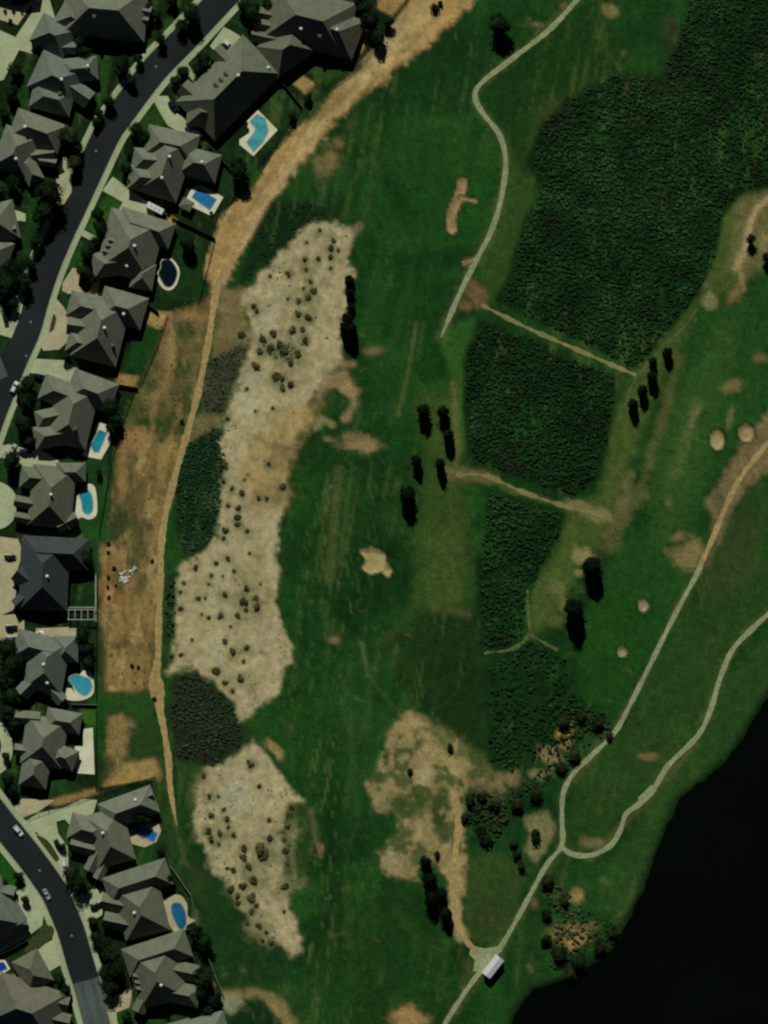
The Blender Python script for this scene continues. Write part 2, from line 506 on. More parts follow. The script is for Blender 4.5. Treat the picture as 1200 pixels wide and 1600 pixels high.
P([(152, 980), (168, 985), (162, 1080), (150, 1100)], (30, 48, 24), 6, 4, .8)
P([(160, 1082), (232, 1082), (244, 1130), (258, 1186), (195, 1190), (200, 1130), (168, 1120)], (34, 58, 28), 7, 5, .92)
P([(168, 1122), (190, 1116), (206, 1126), (196, 1180), (176, 1225), (160, 1228), (166, 1180)], (126, 106, 64), 6, 5, .9, .25)
E(203, 1132, 9, 6, (112, 118, 84), .5, .7)
P([(160, 1236), (192, 1192), (248, 1186), (264, 1222), (240, 1214), (190, 1232)], (142, 120, 70), 5, 5, .95, .2)
P([(168, 1180), (182, 1190), (172, 1215), (152, 1234), (152, 1180)], (26, 52, 28), 6, 4, .8)
P([(245, 1180), (272, 1180), (330, 1330), (372, 1420), (470, 1500), (420, 1545), (350, 1545), (270, 1345)], (22, 52, 24), 8, 5, .9)
L([(262, 1230), (276, 1300), (292, 1350)], 5, (80, 84, 52), 4, .6, 3)
E(300, 1250, 8, 16, (70, 78, 42), .6, .6)
E(310, 1380, 16, 26, (46, 60, 32), .7, .5)
def mottle(pts, rgb, lo, hi, alpha, scale, seed, ang=0.0, sy=1.0):
    w = window(pts, 6)
    sd = sd_poly_pts(PX[w], PY[w], pts)
    nz = fbm(PX[w], PY[w], scale, seed, 4, ang=math.radians(ang), sx=1.0, sy=sy)
    blend(w, alpha * (1 - sstep(-6, 2, sd)) * sstep(lo, hi, nz), alb(*rgb), .2)


D3 = [(180, 668), (284, 684), (270, 762), (252, 832), (246, 1076), (164, 1080), (156, 850), (176, 760)]
D2 = [(230, 486), (300, 480), (345, 450), (345, 480), (320, 560), (300, 640), (270, 690), (190, 675), (200, 640), (225, 590), (255, 500)]
mottle(D3, (62, 66, 36), .05, .45, .75, 22, 611, 6, 2.2)
mottle(D3, (142, 124, 80), .1, .45, .75, 16, 613, 6, 2.5)
mottle(D3, (92, 72, 42), .2, .55, .6, 12, 615, 6, 1.8)
mottle(D2, (40, 62, 30), .08, .42, .8, 20, 617, 14, 2.0)
mottle(D2, (132, 112, 68), .15, .5, .7, 14, 619, 14, 2.6)
mottle(D1, (110, 96, 58), .2, .6, .6, 18, 621, 40, 2.2)
mottle(D1, (160, 142, 98), .2, .6, .6, 14, 623, 40, 2.5)
# dark tall-grass patch
P([(422, 316), (476, 312), (540, 330), (545, 345), (490, 348), (440, 395), (402, 436), (384, 446), (374, 440), (398, 360)], (17, 38, 19), 6, 4, .95)
# scrub ground
SCRUB = {
    'north': [(1030, 118), (1062, 40), (1100, -60), (1280, -60), (1280, 280), (1165, 300), (1130, 340), (1120, 400), (1092, 462), (1002, 574), (985, 574), (850, 512),
              (792, 478), (772, 466), (792, 440), (820, 340), (842, 290), (822, 246), (842, 200), (884, 152), (960, 112)],
    'middle': [(748, 498), (800, 512), (968, 588), (956, 660), (930, 770), (884, 776), (800, 746), (734, 716), (724, 640), (724, 556)],
    'south': [(764, 764), (884, 802), (872, 850), (832, 916), (822, 984), (800, 1012), (752, 1020), (744, 880)],
    'west': [(292, 690), (330, 662), (350, 668), (356, 720), (344, 800), (330, 852), (296, 876), (276, 850), (272, 800), (276, 740)],
    'heath': [(266, 1060), (310, 1046), (366, 1096), (386, 1150), (372, 1172), (330, 1198), (272, 1190), (264, 1120)],
}
for k, rgb in (('north', (15, 38, 16)), ('middle', (15, 40, 17)), ('south', (14, 37, 15)), ('west', (18, 40, 22)), ('heath', (30, 40, 26))):
    P(SCRUB[k], rgb, 4, 3, .95, .35)
P([(1040, 60), (1110, 40), (1130, 110), (1060, 210), (1000, 190), (980, 120)], (26, 30, 17), 30, 20, .6)
P([(1090, 130), (1210, 120), (1210, 230), (1100, 220)], (24, 32, 17), 25, 15, .5)
P([(318, 560), (352, 545), (400, 530), (382, 570), (362, 610), (352, 655), (318, 650), (308, 620)], (56, 60, 42), 7, 6, .9, .4)
P([(345, 450), (380, 455), (396, 530), (352, 548), (330, 560), (340, 500)], (112, 98, 62), 8, 7, .85, .35)
P([(256, 900), (276, 896), (276, 1000), (262, 1010), (254, 1000)], (30, 50, 28), 4, 3, .9)
P([(296, 650), (350, 644), (342, 668), (292, 690)], (110, 98, 62), 6, 5, .7)
# --- sand waste areas
SAND1 = [(488, 346), (516, 342), (557, 360), (548, 388), (539, 416), (553, 432), (540, 446), (538, 470), (530, 520), (529, 556), (505, 590), (482, 618), (474, 650),
         (464, 682), (450, 716), (446, 770), (434, 815), (440, 842), (430, 880), (434, 950), (455, 1008), (455, 1036), (430, 1080), (402, 1112), (374, 1126),
         (364, 1098), (330, 1066), (300, 1044), (262, 1054), (275, 1000), (276, 905), (290, 880), (322, 858), (340, 840), (346, 800), (352, 730), (340, 692),
         (354, 655), (366, 600), (386, 560), (396, 528), (382, 470), (402, 438), (440, 394), (470, 364)]
SAND2 = [(396, 1158), (416, 1176), (426, 1202), (456, 1230), (472, 1252), (450, 1262), (442, 1300), (446, 1340), (440, 1372), (464, 1440), (472, 1486), (454, 1496),
         (430, 1472), (402, 1460), (386, 1430), (350, 1382), (328, 1350), (304, 1292), (310, 1240), (321, 1205), (346, 1195), (380, 1176)]
P(SAND1, (152, 143, 106), 5.5, 8, 1, .18)
P(SAND2, (152, 143, 106), 5.5, 8, 1, .18)
for p in ([(430, 640), (500, 630), (462, 700), (448, 790), (395, 800), (370, 740), (390, 690)],):
    P(p, (140, 120, 76), 14, 10, .8, .15)
P([(430, 690), (470, 690), (462, 720), (420, 735)], (108, 94, 62), 8, 6, .7)
L([(400, 685), (440, 700), (470, 695)], 6, (96, 84, 54), 4, .6, 4)
E(425, 775, 28, 12, (112, 96, 58), .7, .6, .4)
E(408, 985, 26, 46, (150, 136, 104), .6, .7, .3, -10)
E(470, 560, 40, 50, (150, 138, 102), .6, .6, .3, 20)
E(372, 1245, 22, 30, (150, 152, 126), .6, .8, .3)
L([(455, 470), (425, 470), (415, 520)], 20, (150, 150, 122), 10, .6, 5)
L([(395, 590), (388, 640)], 22, (150, 152, 126), 10, .6, 5)
L([(340, 1000), (345, 1040), (370, 1070)], 20, (150, 148, 122), 10, .6, 5)
for (x, y, a, b) in ((440, 548, 26, 12), (470, 480, 14, 26), (382, 945, 22, 18), (410, 1325, 22, 16), (355, 1300, 12, 14), (400, 1440, 16, 20), (330, 1300, 10, 14), (390, 1380, 20, 14), (365, 1395, 16, 14)):
    E(x, y, a, b, (104, 104, 72), .8, .5, .5)
L([(362, 800), (352, 870), (345, 960)], 12, (138, 138, 108), 7, .5, 5)
E(410, 1460, 18, 16, (72, 82, 48), .7, .7, .5)
E(445, 1380, 10, 30, (110, 100, 64), .7, .5, .5)
P([(450, 1256), (486, 1256), (494, 1300), (486, 1345), (452, 1400), (444, 1370), (446, 1310)], (36, 62, 28), 5, 4, .9)
L([(462, 1282), (456, 1330), (462, 1372)], 5, (110, 108, 70), 4, .7, 2)
L([(488, 1268), (492, 1310), (500, 1340)], 5, (104, 96, 62), 4, .6, 3)
E(500, 1325, 6, 12, (120, 104, 70), .5, .7)
E(430, 1170, 20, 9, (140, 122, 76), .5, .7, .4, 40)

mottle(SAND1, (134, 120, 82), .1, .5, .6, 30, 631, 15, 2.0)
mottle(SAND1, (118, 114, 82), .2, .55, .5, 12, 633, 10, 1.4)
mottle(SAND2, (134, 122, 86), .1, .5, .6, 26, 635, -20, 2.0)
mottle(SAND2, (116, 112, 80), .2, .55, .55, 11, 637, -20, 1.4)
CLEAR = [(628, 1108), (712, 1150), (794, 1222), (732, 1226), (722, 1300), (724, 1400), (694, 1360), (650, 1372), (592, 1335), (616, 1268), (574, 1222), (606, 1150)]
mottle(CLEAR, (50, 70, 34), -.05, .25, .85, 28, 641)
mottle(CLEAR, (150, 134, 92), .15, .5, .6, 20, 643)
for pth in ([(905, -5), (800, 92), (742, 150), (780, 210), (790, 250), (770, 355), (720, 455), (689, 527)], [(695, 1600), (775, 1490), (830, 1395), (878, 1320), (880, 1240), (925, 1180), (985, 1100), (1060, 950), (1100, 870)],
            [(878, 1324), (925, 1338), (970, 1295), (1020, 1235), (1090, 1150), (1145, 1015), (1215, 948)]):
    L(pth, 13, (78, 82, 50), 5, .5, 5)
L([(700, 738), (730, 742), (770, 748)], 18, (104, 98, 58), 7, .7, 5)
L([(760, 750), (830, 775), (900, 796)], 9, (84, 92, 50), 5, .6, 4)
L([(890, 788), (920, 798), (946, 806)], 16, (118, 110, 70), 6, .8, 5)
# leaf litter and roots under each bush on the sand
SHRUBS = [(499, 360, 5), (479, 379, 3), (521, 376, 5), (516, 388, 6), (529, 391, 4), (517, 402, 6), (476, 405, 5), (497, 404, 5), (517, 419, 4), (479, 421, 5), (450, 428, 6), (422, 431, 4), (485, 441, 6), (474, 451, 4),
          (490, 455, 6), (480, 464, 6), (467, 472, 7), (450, 467, 4), (396, 478, 6), (402, 486, 5), (466, 492, 8), (481, 496, 8), (457, 516, 7), (472, 516, 7), (427, 522, 7), (410, 530, 7), (477, 532, 7), (437, 540, 9),
          (445, 550, 10), (422, 545, 8), (465, 555, 9), (455, 567, 6), (406, 550, 7), (377, 522, 7), (399, 572, 9), (432, 590, 8), (441, 592, 6), (455, 602, 7), (441, 607, 7), (385, 608, 4), (399, 643, 4), (426, 638, 4),
          (355, 654, 5), (420, 725, 5), (441, 760, 7), (382, 750, 3), (363, 763, 5), (377, 771, 6), (349, 752, 6), (352, 727, 6), (356, 790, 4), (373, 794, 5), (342, 783, 5), (404, 779, 6), (417, 779, 5),
          (371, 810, 8), (371, 821, 7), (385, 830, 6), (352, 829, 6), (349, 841, 5), (356, 873, 6), (305, 887, 6), (337, 880, 5), (366, 893, 4), (330, 899, 4), (326, 913, 4), (385, 920, 8), (400, 935, 6), (380, 940, 9),
          (400, 948, 8), (371, 962, 7), (384, 954, 5), (351, 929, 6), (345, 962, 6), (310, 935, 5), (282, 925, 4), (282, 951, 6), (326, 965, 4), (360, 979, 3), (352, 1002, 6), (364, 1019, 8), (385, 1012, 6), (380, 1034, 5),
          (337, 1050, 9), (375, 1061, 7), (351, 1067, 5), (364, 1079, 5), (282, 1023, 5), (268, 1025, 5), (407, 913, 3), (287, 910, 4), (320, 935, 3), (348, 900, 3), (315, 960, 3), (390, 865, 3), (300, 1000, 3), (410, 1020, 2),
          (391, 1195, 7), (405, 1229, 6), (327, 1244, 6), (341, 1245, 4), (329, 1274, 7), (350, 1265, 4), (354, 1280, 5), (357, 1292, 5), (325, 1300, 8), (330, 1312, 7), (344, 1302, 6), (342, 1319, 5), (365, 1305, 5),
          (421, 1281, 4), (422, 1310, 8), (407, 1325, 11), (415, 1332, 9), (410, 1342, 7), (381, 1327, 8), (380, 1340, 9), (387, 1352, 8), (365, 1361, 6), (355, 1357, 5), (395, 1377, 9), (380, 1385, 8), (360, 1390, 8),
          (317, 1212, 6), (455, 1262, 6), (445, 1312, 6), (450, 1292, 6), (392, 1404, 8), (392, 1425, 8), (404, 1446, 7), (423, 1473, 7), (444, 1425, 5), (385, 1442, 5), (372, 1400, 6), (400, 1415, 5), (388, 1190, 5),
          (447, 1330, 7), (449, 1350, 6), (446, 1385, 7), (372, 1412, 5), (410, 1470, 6), (416, 1458, 5)]
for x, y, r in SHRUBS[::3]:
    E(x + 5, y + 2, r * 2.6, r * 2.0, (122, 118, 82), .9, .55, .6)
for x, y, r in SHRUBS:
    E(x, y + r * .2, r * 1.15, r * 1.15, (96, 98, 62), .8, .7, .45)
# --- town plots
wt = window([(X0, Y0), (700, Y1)], 0)
sdT = sd_poly_pts(PX[wt], PY[wt], TOWN)
blend(wt, 1 - sstep(-1.5, 1.5, sdT), alb(17, 34, 16), .5)
G1, G2, G3 = (30, 60, 24), (40, 74, 26), (20, 48, 20)
for pts, c in (
        ([(322, 76), (346, 102), (322, 128), (298, 100)], G1), ([(284, 106), (306, 132), (284, 152), (262, 134)], G1), ([(418, 110), (474, 164), (440, 204), (398, 168)], G3),
        ([(506, 88), (532, 108), (510, 134), (480, 112)], (34, 66, 28)), ([(532, 100), (560, 92), (540, 118), (520, 126)], G1),
        ([(168, 304), (190, 318), (176, 350), (152, 372), (134, 356)], G2), ([(126, 376), (150, 390), (132, 432), (106, 416)], G1),
        ([(96, 454), (120, 464), (112, 500), (97, 476)], G3), ([(222, 506), (256, 514), (226, 588), (190, 576)], (21, 56, 22)), ([(60, 546), (86, 544), (92, 566), (60, 556)], G3),
        ([(12, 640), (46, 650), (52, 694), (6, 692)], G3), ([(4, 706), (32, 708), (34, 734), (6, 738)], G3), ([(130, 716), (168, 712), (170, 850), (130, 836)], (24, 56, 24)),
        ([(105, 900), (149, 892), (149, 949), (105, 949)], (13, 36, 14)), ([(124, 1104), (150, 1106), (150, 1134), (130, 1132)], (46, 84, 30)),
        ([(-20, 1326), (0, 1330), (42, 1386), (20, 1402), (-20, 1380)], (25, 70, 22)), ([(72, 1526), (96, 1510), (108, 1560), (132, 1620), (104, 1620), (92, 1560)], G1),
        ([(185, 1576), (206, 1572), (212, 1610), (184, 1610)], G1), ([(140, 72), (176, 86), (166, 150), (150, 170), (146, 110)], G1), ([(254, 30), (288, 18), (252, 60)], G1),
        ([(300, 0), (322, -10), (290, 30)], G1), ([(205, 215), (240, 160), (262, 180), (240, 230)], G1), ([(185, 245), (200, 235), (205, 290), (186, 300)], G3),
        ([(255, 370), (320, 370), (312, 470), (250, 470)], G3), ([(335, 240), (372, 290), (346, 320), (345, 300)], G3), ([(370, 225), (400, 250), (388, 275), (362, 250)], G3),
        ([(395, 0), (415, 0), (420, 40), (380, 42)], G3), ([(90, 1290), (104, 1282), (112, 1322), (98, 1324)], G1), ([(0, 1215), (26, 1215), (30, 1250), (0, 1240)], G3),
        ([(228, 1310), (256, 1310), (262, 1345), (230, 1350)], G3), ([(150, 585), (185, 600), (178, 650), (150, 640)], G3), ([(0, 1060), (30, 1060), (30, 1100), (0, 1100)], G3),
        ([(10, 130), (45, 90), (50, 130), (35, 170)], G3), ([(45, 320), (60, 330), (45, 400), (30, 400)], G3), ([(0, 1180), (28, 1180), (26, 1215), (0, 1215)], G1),
        ([(240, 1220), (262, 1240), (280, 1350), (246, 1300)], (32, 54, 26))):
    P(pts, c, 3, 1.5, .95, .2)
TAN = (146, 122, 74)
for pts, c in (([(224, 486), (262, 488), (248, 514), (226, 504)], TAN), ([(182, 584), (216, 588), (212, 608), (180, 600)], (132, 112, 62)), ([(464, 114), (494, 130), (476, 148), (458, 132)], TAN),
               ([(546, 16), (584, 52), (562, 84), (556, 60)], (150, 126, 68)), ([(592, -10), (642, -10), (612, 26), (590, 14)], (140, 112, 66)), ([(540, 76), (556, 84), (544, 104), (534, 92)], TAN),
               ([(264, 338), (280, 342), (276, 354), (262, 350)], (150, 128, 60)), ([(62, 1258), (92, 1246), (150, 1232), (152, 1240), (95, 1258)], (126, 104, 62)),
               ([(190, 1548), (206, 1544), (204, 1570), (184, 1572)], (126, 116, 66)), ([(0, 1530), (24, 1520), (36, 1546), (20, 1580), (0, 1560)], (132, 122, 88)),
               ([(106, 480), (112, 500), (110, 540), (104, 520)], (90, 92, 48)), ([(212, 1455), (300, 1450), (300, 1465), (220, 1470)], (40, 46, 24)),
               ([(50, 125), (62, 118), (64, 138), (52, 142)], (88, 62, 40)), ([(38, 1500), (62, 1490), (76, 1535), (40, 1520)], (72, 64, 46)),
               ([(138, 1000), (150, 1000), (150, 1050), (138, 1050)], (16, 30, 16))):
    P(pts, c, 3, 2, .9, .2)
# dry wisps and worn spots scattered through the open turf, along the direction of play
wisp = fbm(PX, PY, 15, 301, 4, ang=math.radians(10), sx=.5, sy=4.2)
spot = fbm(PX, PY, 26, 305, 4)
isgreen = sstep(.75, 1.5, A[..., 1] / (A[..., 0] + 1e-4) - 1.05) * (1 - sstep(.05, .12, A[..., 1])) * sstep(.012, .03, A[..., 1])
m = isgreen * sstep(.22, .68, wisp + .45 * N_BIG) * .55
A = A * (1 - m[..., None]) + np.array(alb(66, 84, 44)) * m[..., None]
w2 = fbm(PX, PY, 8, 331, 3, ang=math.radians(9), sx=.4, sy=5.5)
fw = np.exp(-((PX - 520 - (PY - 900) * -.06) / 60.0) ** 2) * sstep(560, 720, PY) + .7 * np.exp(-((PX - 1070 + (PY - 680) * .45) / 55.0) ** 2) * sstep(420, 520, PY) * (1 - sstep(820, 900, PY))
m = isgreen * sstep(.12, .5, w2 + .3 * wisp) * .6 * np.clip(fw, 0, 1)
A = A * (1 - m[..., None]) + np.array(alb(72, 92, 52)) * m[..., None]
m = isgreen * sstep(.08, .55, fbm(PX, PY, 60, 341, 4)) * .6
A = A * (1 - m[..., None]) + np.array(alb(32, 76, 30)) * m[..., None]
m = isgreen * sstep(.50, .72, spot) * .6
A = A * (1 - m[..., None]) + np.array(alb(84, 84, 52)) * m[..., None]
m = isgreen * sstep(.05, .5, -.5 * wisp + .7 * N_MID) * .55
A = A * (1 - m[..., None]) + np.array(alb(12, 38, 15)) * m[..., None]
turf = sstep(.1, .6, A[..., 1] / (A[..., 0] + 1e-4) - 1.05)[..., None]
A = A * (1 - turf) + A * turf * np.array([1.06, 1.0, .80])
A = np.clip(A * (1 + 0.14 * N_FINE + 0.08 * fbm(PX, PY, 4, 91, 1))[..., None], 0.001, 0.8)

# heights: gentle golf-course relief, sunk bunkers, lake bed
LAKE = [(1420, 1010), (1205, 1084), (1180, 1120), (1150, 1170), (1112, 1212), (1066, 1245), (1042, 1290), (1020, 1350), (1000, 1402), (982, 1440), (966, 1470), (940, 1502),
        (882, 1532), (832, 1546), (802, 1590), (790, 1640), (770, 1900), (1420, 1900)]
BUNKERS = [
    ('line', [(722, 284), (718, 305), (708, 328), (704, 342), (706, 358)], 15), ('line', [(720, 309), (732, 311), (743, 314)], 6),
    ('poly', [(564, 862), (582, 858), (602, 864), (604, 882), (616, 890), (606, 903), (596, 893), (574, 897), (564, 888), (572, 874)]), ('ell', (1121, 688, 11, 16)), ('ell', (1166, 677, 12, 14)), ('ell', (1005, 946, 8, 10)), ('ell', (972, 1019, 8, 8))]


def bunker_sd(k, X, Y):
    kind = BUNKERS[k][0]
    if kind == 'line':
        return sd_line_pts(X, Y, smooth_line(BUNKERS[k][1], 6)) - BUNKERS[k][2] / 2
    if kind == 'poly':
        return sd_poly_pts(X, Y, BUNKERS[k][1])
    x, y, a, b = BUNKERS[k][1]
    return (np.sqrt(((X - x) / a) ** 2 + ((Y - y) / b) ** 2) - 1) * min(a, b)


H = 0.55 * fbm(PX, PY, 120, 201, 3) + 0.12 * fbm(PX, PY, 30, 203, 2)
fade = np.ones_like(H)
fade[wt] = sstep(10, 90, sdT)
H = H * fade
for k in range(len(BUNKERS)):
    sdb = bunker_sd(k, PX, PY)
    H -= 0.55 * (1 - sstep(-6, 1, sdb))
    H += 0.25 * np.exp(-((sdb - 4) / 3.0) ** 2)
    m = (1 - sstep(1.5, 5, sdb)) * (0.8 if k in (3, 4) else 0.5)
    A = A * (1 - m[..., None]) + np.array(alb(12, 38, 14)) * m[..., None]
    m = 1 - sstep(-1.5, 1.0, sdb + (5.4 if k == 2 else 0.8) * N_EDGE)
    c = {2: (142, 130, 86), 3: (140, 126, 86), 4: (136, 120, 84), 5: (132, 118, 90), 6: (128, 118, 90)}.get(k, (134, 112, 76))
    A = A * (1 - m[..., None]) + np.array(alb(*c)) * m[..., None]
    for q in ((708, 340, 3),):
        pass
sdL = sd_poly_pts(PX, PY, LAKE) + 4 * N_EDGE
H = H * sstep(0, 40, sdL) - 2.0 * (1 - sstep(-14, 8, sdL))
m = (1 - sstep(0, 16, sdL)) * 0.75
A = A * (1 - m[..., None]) + np.array(alb(14, 28, 12)) * m[..., None]


def sample(R, px, py):
    u = np.clip((np.asarray(px, float) - X0) / STEP, 0, NX - 1.001)
    v = np.clip((np.asarray(py, float) - Y0) / STEP, 0, NY - 1.001)
    i, j = u.astype(int), v.astype(int)
    fu, fv = u - i, v - j
    if R.ndim == 3:
        fu, fv = fu[..., None], fv[..., None]
    return (R[j, i] * (1 - fu) + R[j, i + 1] * fu) * (1 - fv) + (R[j + 1, i] * (1 - fu) + R[j + 1, i + 1] * fu) * fv


def hz(px, py):
    return float(sample(H, np.array([px]), np.array([py]))[0])

# ------------------------------------------------------------------ materials
MATS = {}


def new_mat(name, rough=0.9, spec=0.2):
    m = bpy.data.materials.new(name)
    m.use_nodes = True
    b = m.node_tree.nodes['Principled BSDF']
    b.inputs['Roughness'].default_value = rough
    b.inputs['Specular IOR Level'].default_value = spec
    return m, m.node_tree, b


def noise_node(nt, scale, detail=4, coord='Object', vec=None):
    n = nt.nodes.new('ShaderNodeTexNoise')
    n.inputs['Scale'].default_value = scale
    n.inputs['Detail'].default_value = detail
    if vec is None:
        if coord == 'World':
            tc = nt.nodes.new('ShaderNodeNewGeometry')
            nt.links.new(tc.outputs['Position'], n.inputs['Vector'])
        else:
            tc = nt.nodes.new('ShaderNodeTexCoord')
            nt.links.new(tc.outputs[coord], n.inputs['Vector'])
    else:
        nt.links.new(vec, n.inputs['Vector'])
    return n


def ramp(nt, fac, c0, c1, p0=0.3, p1=0.7):
    r = nt.nodes.new('ShaderNodeValToRGB')
    r.color_ramp.elements[0].position = p0
    r.color_ramp.elements[1].position = p1
    r.color_ramp.elements[0].color = (*c0, 1)
    r.color_ramp.elements[1].color = (*c1, 1)
    nt.links.new(fac, r.inputs['Fac'])
    return r


def mul(nt, a, b):
    n = nt.nodes.new('ShaderNodeMix')
    n.data_type = 'RGBA'
    n.blend_type = 'MULTIPLY'
    n.inputs['Factor'].default_value = 1.0
    nt.links.new(a, n.inputs[6])
    nt.links.new(b, n.inputs[7])
    return n.outputs[2]


def bump(nt, bsdf, h, strength=0.4, dist=0.1):
    b = nt.nodes.new('ShaderNodeBump')
    b.inputs['Strength'].default_value = strength
    b.inputs['Distance'].default_value = dist
    nt.links.new(h, b.inputs['Height'])
    nt.links.new(b.outputs[0], bsdf.inputs['Normal'])


def simple(name, c, rough=0.8, spec=0.25, var=0.25, scale=1.0, big=None, bmp=0.0, coord='World', metal=0.0):
    """one colour broken up by two scales of noise"""
    if name in MATS:
        return MATS[name]
    m, nt, b = new_mat(name, rough, spec)
    b.inputs['Metallic'].default_value = metal
    n = noise_node(nt, scale, 5, coord)
    c0 = tuple(v * (1 - var) for v in c)
    c1 = tuple(min(0.95, v * (1 + var)) for v in c)
    r = ramp(nt, n.outputs['Fac'], c0, c1)
    out = r.outputs[0]
    if big:
        n2 = noise_node(nt, big, 3, coord)
        r2 = ramp(nt, n2.outputs['Fac'], (0.90,) * 3, (1.08,) * 3, .35, .65)
        out = mul(nt, out, r2.outputs[0])
    nt.links.new(out, b.inputs['Base Color'])
    if bmp:
        bump(nt, b, n.outputs['Fac'], bmp, 0.05)
    MATS[name] = m
    return m


def soil_mat(name, rough=0.95, grain=1.3, bmp=0.5, lo=0.72, hi=1.28):
    """takes its colour from the soil map carried by the vertices, with fine grain"""
    m, nt, b = new_mat(name, rough, 0.1)
    at = nt.nodes.new('ShaderNodeVertexColor')
    at.layer_name = 'soil'
    n = noise_node(nt, grain, 6, 'World')
    r = ramp(nt, n.outputs['Fac'], (lo,) * 3, (hi,) * 3, .3, .7)
    out = mul(nt, at.outputs[0], r.outputs[0])
    n2 = noise_node(nt, 0.32, 4, 'World')
    r2 = ramp(nt, n2.outputs['Fac'], (.82, .84, .80), (1.16, 1.14, 1.18), .32, .68)
    out = mul(nt, out, r2.outputs[0])
    nt.links.new(out, b.inputs['Base Color'])
    bump(nt, b, n.outputs['Fac'], bmp, 0.12)
    return m


def leaf_mat(name, c, var=0.35, bright=1.6):
    m, nt, b = new_mat(name, 0.85, 0.04)
    oi = nt.nodes.new('ShaderNodeObjectInfo')
    n = noise_node(nt, 1.1, 3, 'Object')
    r = ramp(nt, n.outputs['Fac'], tuple(v * (1 - var) for v in c), tuple(v * bright for v in c), .35, .7)
    r2 = ramp(nt, oi.outputs['Random'], (.72, .74, .7), (1.2, 1.12, 1.1), 0, 1)
    out = mul(nt, r.outputs[0], r2.outputs[0])
    nt.links.new(out, b.inputs['Base Color'])
    return m


M_TURF = soil_mat('turf', 0.95, 1.1, 0.7)
M_SAND = soil_mat('sand', 0.95, 1.8, 0.35, .86, 1.14)
M_DIRT = soil_mat('bare_soil', 0.95, 1.5, 0.5, .8, 1.2)
M_CART = simple('cart_path_concrete', alb(122, 130, 94), .9, .1, .24, .7, .12, .1)
M_TRAIL2 = simple('grassy_trail', alb(72, 82, 44), .95, .1, .35, .8, .1, .2)
M_TRAIL = simple('sandy_trail', alb(112, 108, 68), .95, .1, .22, .9, .1, .2)
M_TRACK = simple('dirt_track_soil', alb(142, 124, 80), .95, .1, .26, .6, .08, .2)
M_CONC = simple('driveway_concrete', alb(146, 154, 120), .9, .15, .10, .8, .15, .05)
M_WALK = simple('pavement_concrete', alb(140, 150, 116), .9, .15, .10, .9, .1, .05)
M_BEIGE = simple('beige_paving', alb(152, 146, 112), .9, .15, .14, 1.2, .2, .05)
M_PALE = simple('pale_paving', alb(186, 188, 156), .85, .15, .08, .9, .2, .05)
M_KERB = simple('kerb_concrete', alb(132, 140, 108), .9, .15, .15, 1.2)
M_SIDE = simple('pale_asphalt', alb(62, 72, 68), .9, .15, .2, .5, .08)
M_WALL = simple('brick_wall', (0.22, 0.15, 0.11), .9, .15, .25, 2.0)
M_STUCCO = simple('stone_wall', (0.32, 0.28, 0.22), .9, .15, .2, 2.0)
M_FASCIA = simple('painted_trim', (0.42, 0.41, 0.36), .7, .25, .1, 2.0)
M_WHITE = simple('white_paint', (0.8, 0.8, 0.78), .5, .4, .04, 1.0)
M_VENT = simple('galvanised_vent', (0.82, 0.83, 0.82), .45, .5, .05, 2.0)
M_WOOD = simple('cedar_fence', (0.06, 0.05, 0.035), .9, .15, .3, 1.5)
M_BARK = simple('bark', (0.07, 0.05, 0.035), .95, .1, .3, 3.0, coord='Object')
M_GLASS = simple('dark_glass', (0.015, 0.018, 0.02), .08, .6, .1, 1.0)
M_TYRE = simple('tyre_rubber', (0.015, 0.015, 0.015), .9, .2, .1, 4.0)
M_RIM = simple('wheel_metal', (0.45, 0.45, 0.45), .35, .5, .1, 4.0, metal=.6)
M_DOOR = simple('garage_door_paint', (0.45, 0.42, 0.36), .6, .3, .08, 2.0)
M_BRICKC = simple('chimney_brick', (0.2, 0.12, 0.09), .9, .15, .25, 3.0)
M_LAMP_R = simple('red_lens', (0.25, 0.01, 0.01), .3, .5, .05, 2.0)
M_LAMP_W = simple('clear_lens', (0.7, 0.7, 0.68), .2, .6, .05, 2.0)
M_STONE = simple('white_rubble', (0.62, 0.64, 0.62), .9, .15, .2, 1.5)


def roof_mat(name, c):
    """asphalt shingles: courses, blotches and weathering"""
    if name in MATS:
        return MATS[name]
    m, nt, b = new_mat(name, 0.92, 0.12)
    tc = nt.nodes.new('ShaderNodeTexCoord')
    n = noise_node(nt, 0.35, 4, 'Object')
    r = ramp(nt, n.outputs['Fac'], tuple(v * .86 for v in c), tuple(v * 1.12 for v in c), .3, .7)
    n2 = noise_node(nt, 3.0, 3, 'Object')
    r2 = ramp(nt, n2.outputs['Fac'], (.8,) * 3, (1.18,) * 3, .3, .7)
    wv = nt.nodes.new('ShaderNodeTexWave')
    wv.bands_direction = 'Z'
    wv.inputs['Scale'].default_value = 1.4
    wv.inputs['Distortion'].default_value = 0.6
    nt.links.new(tc.outputs['Object'], wv.inputs['Vector'])
    r3 = ramp(nt, wv.outputs['Fac'], (.9,) * 3, (1.05,) * 3, .1, .6)
    out = mul(nt, mul(nt, r.outputs[0], r2.outputs[0]), r3.outputs[0])
    nt.links.new(out, b.inputs['Base Color'])
    bump(nt, b, n2.outputs['Fac'], .3, .04)
    MATS[name] = m
    return m


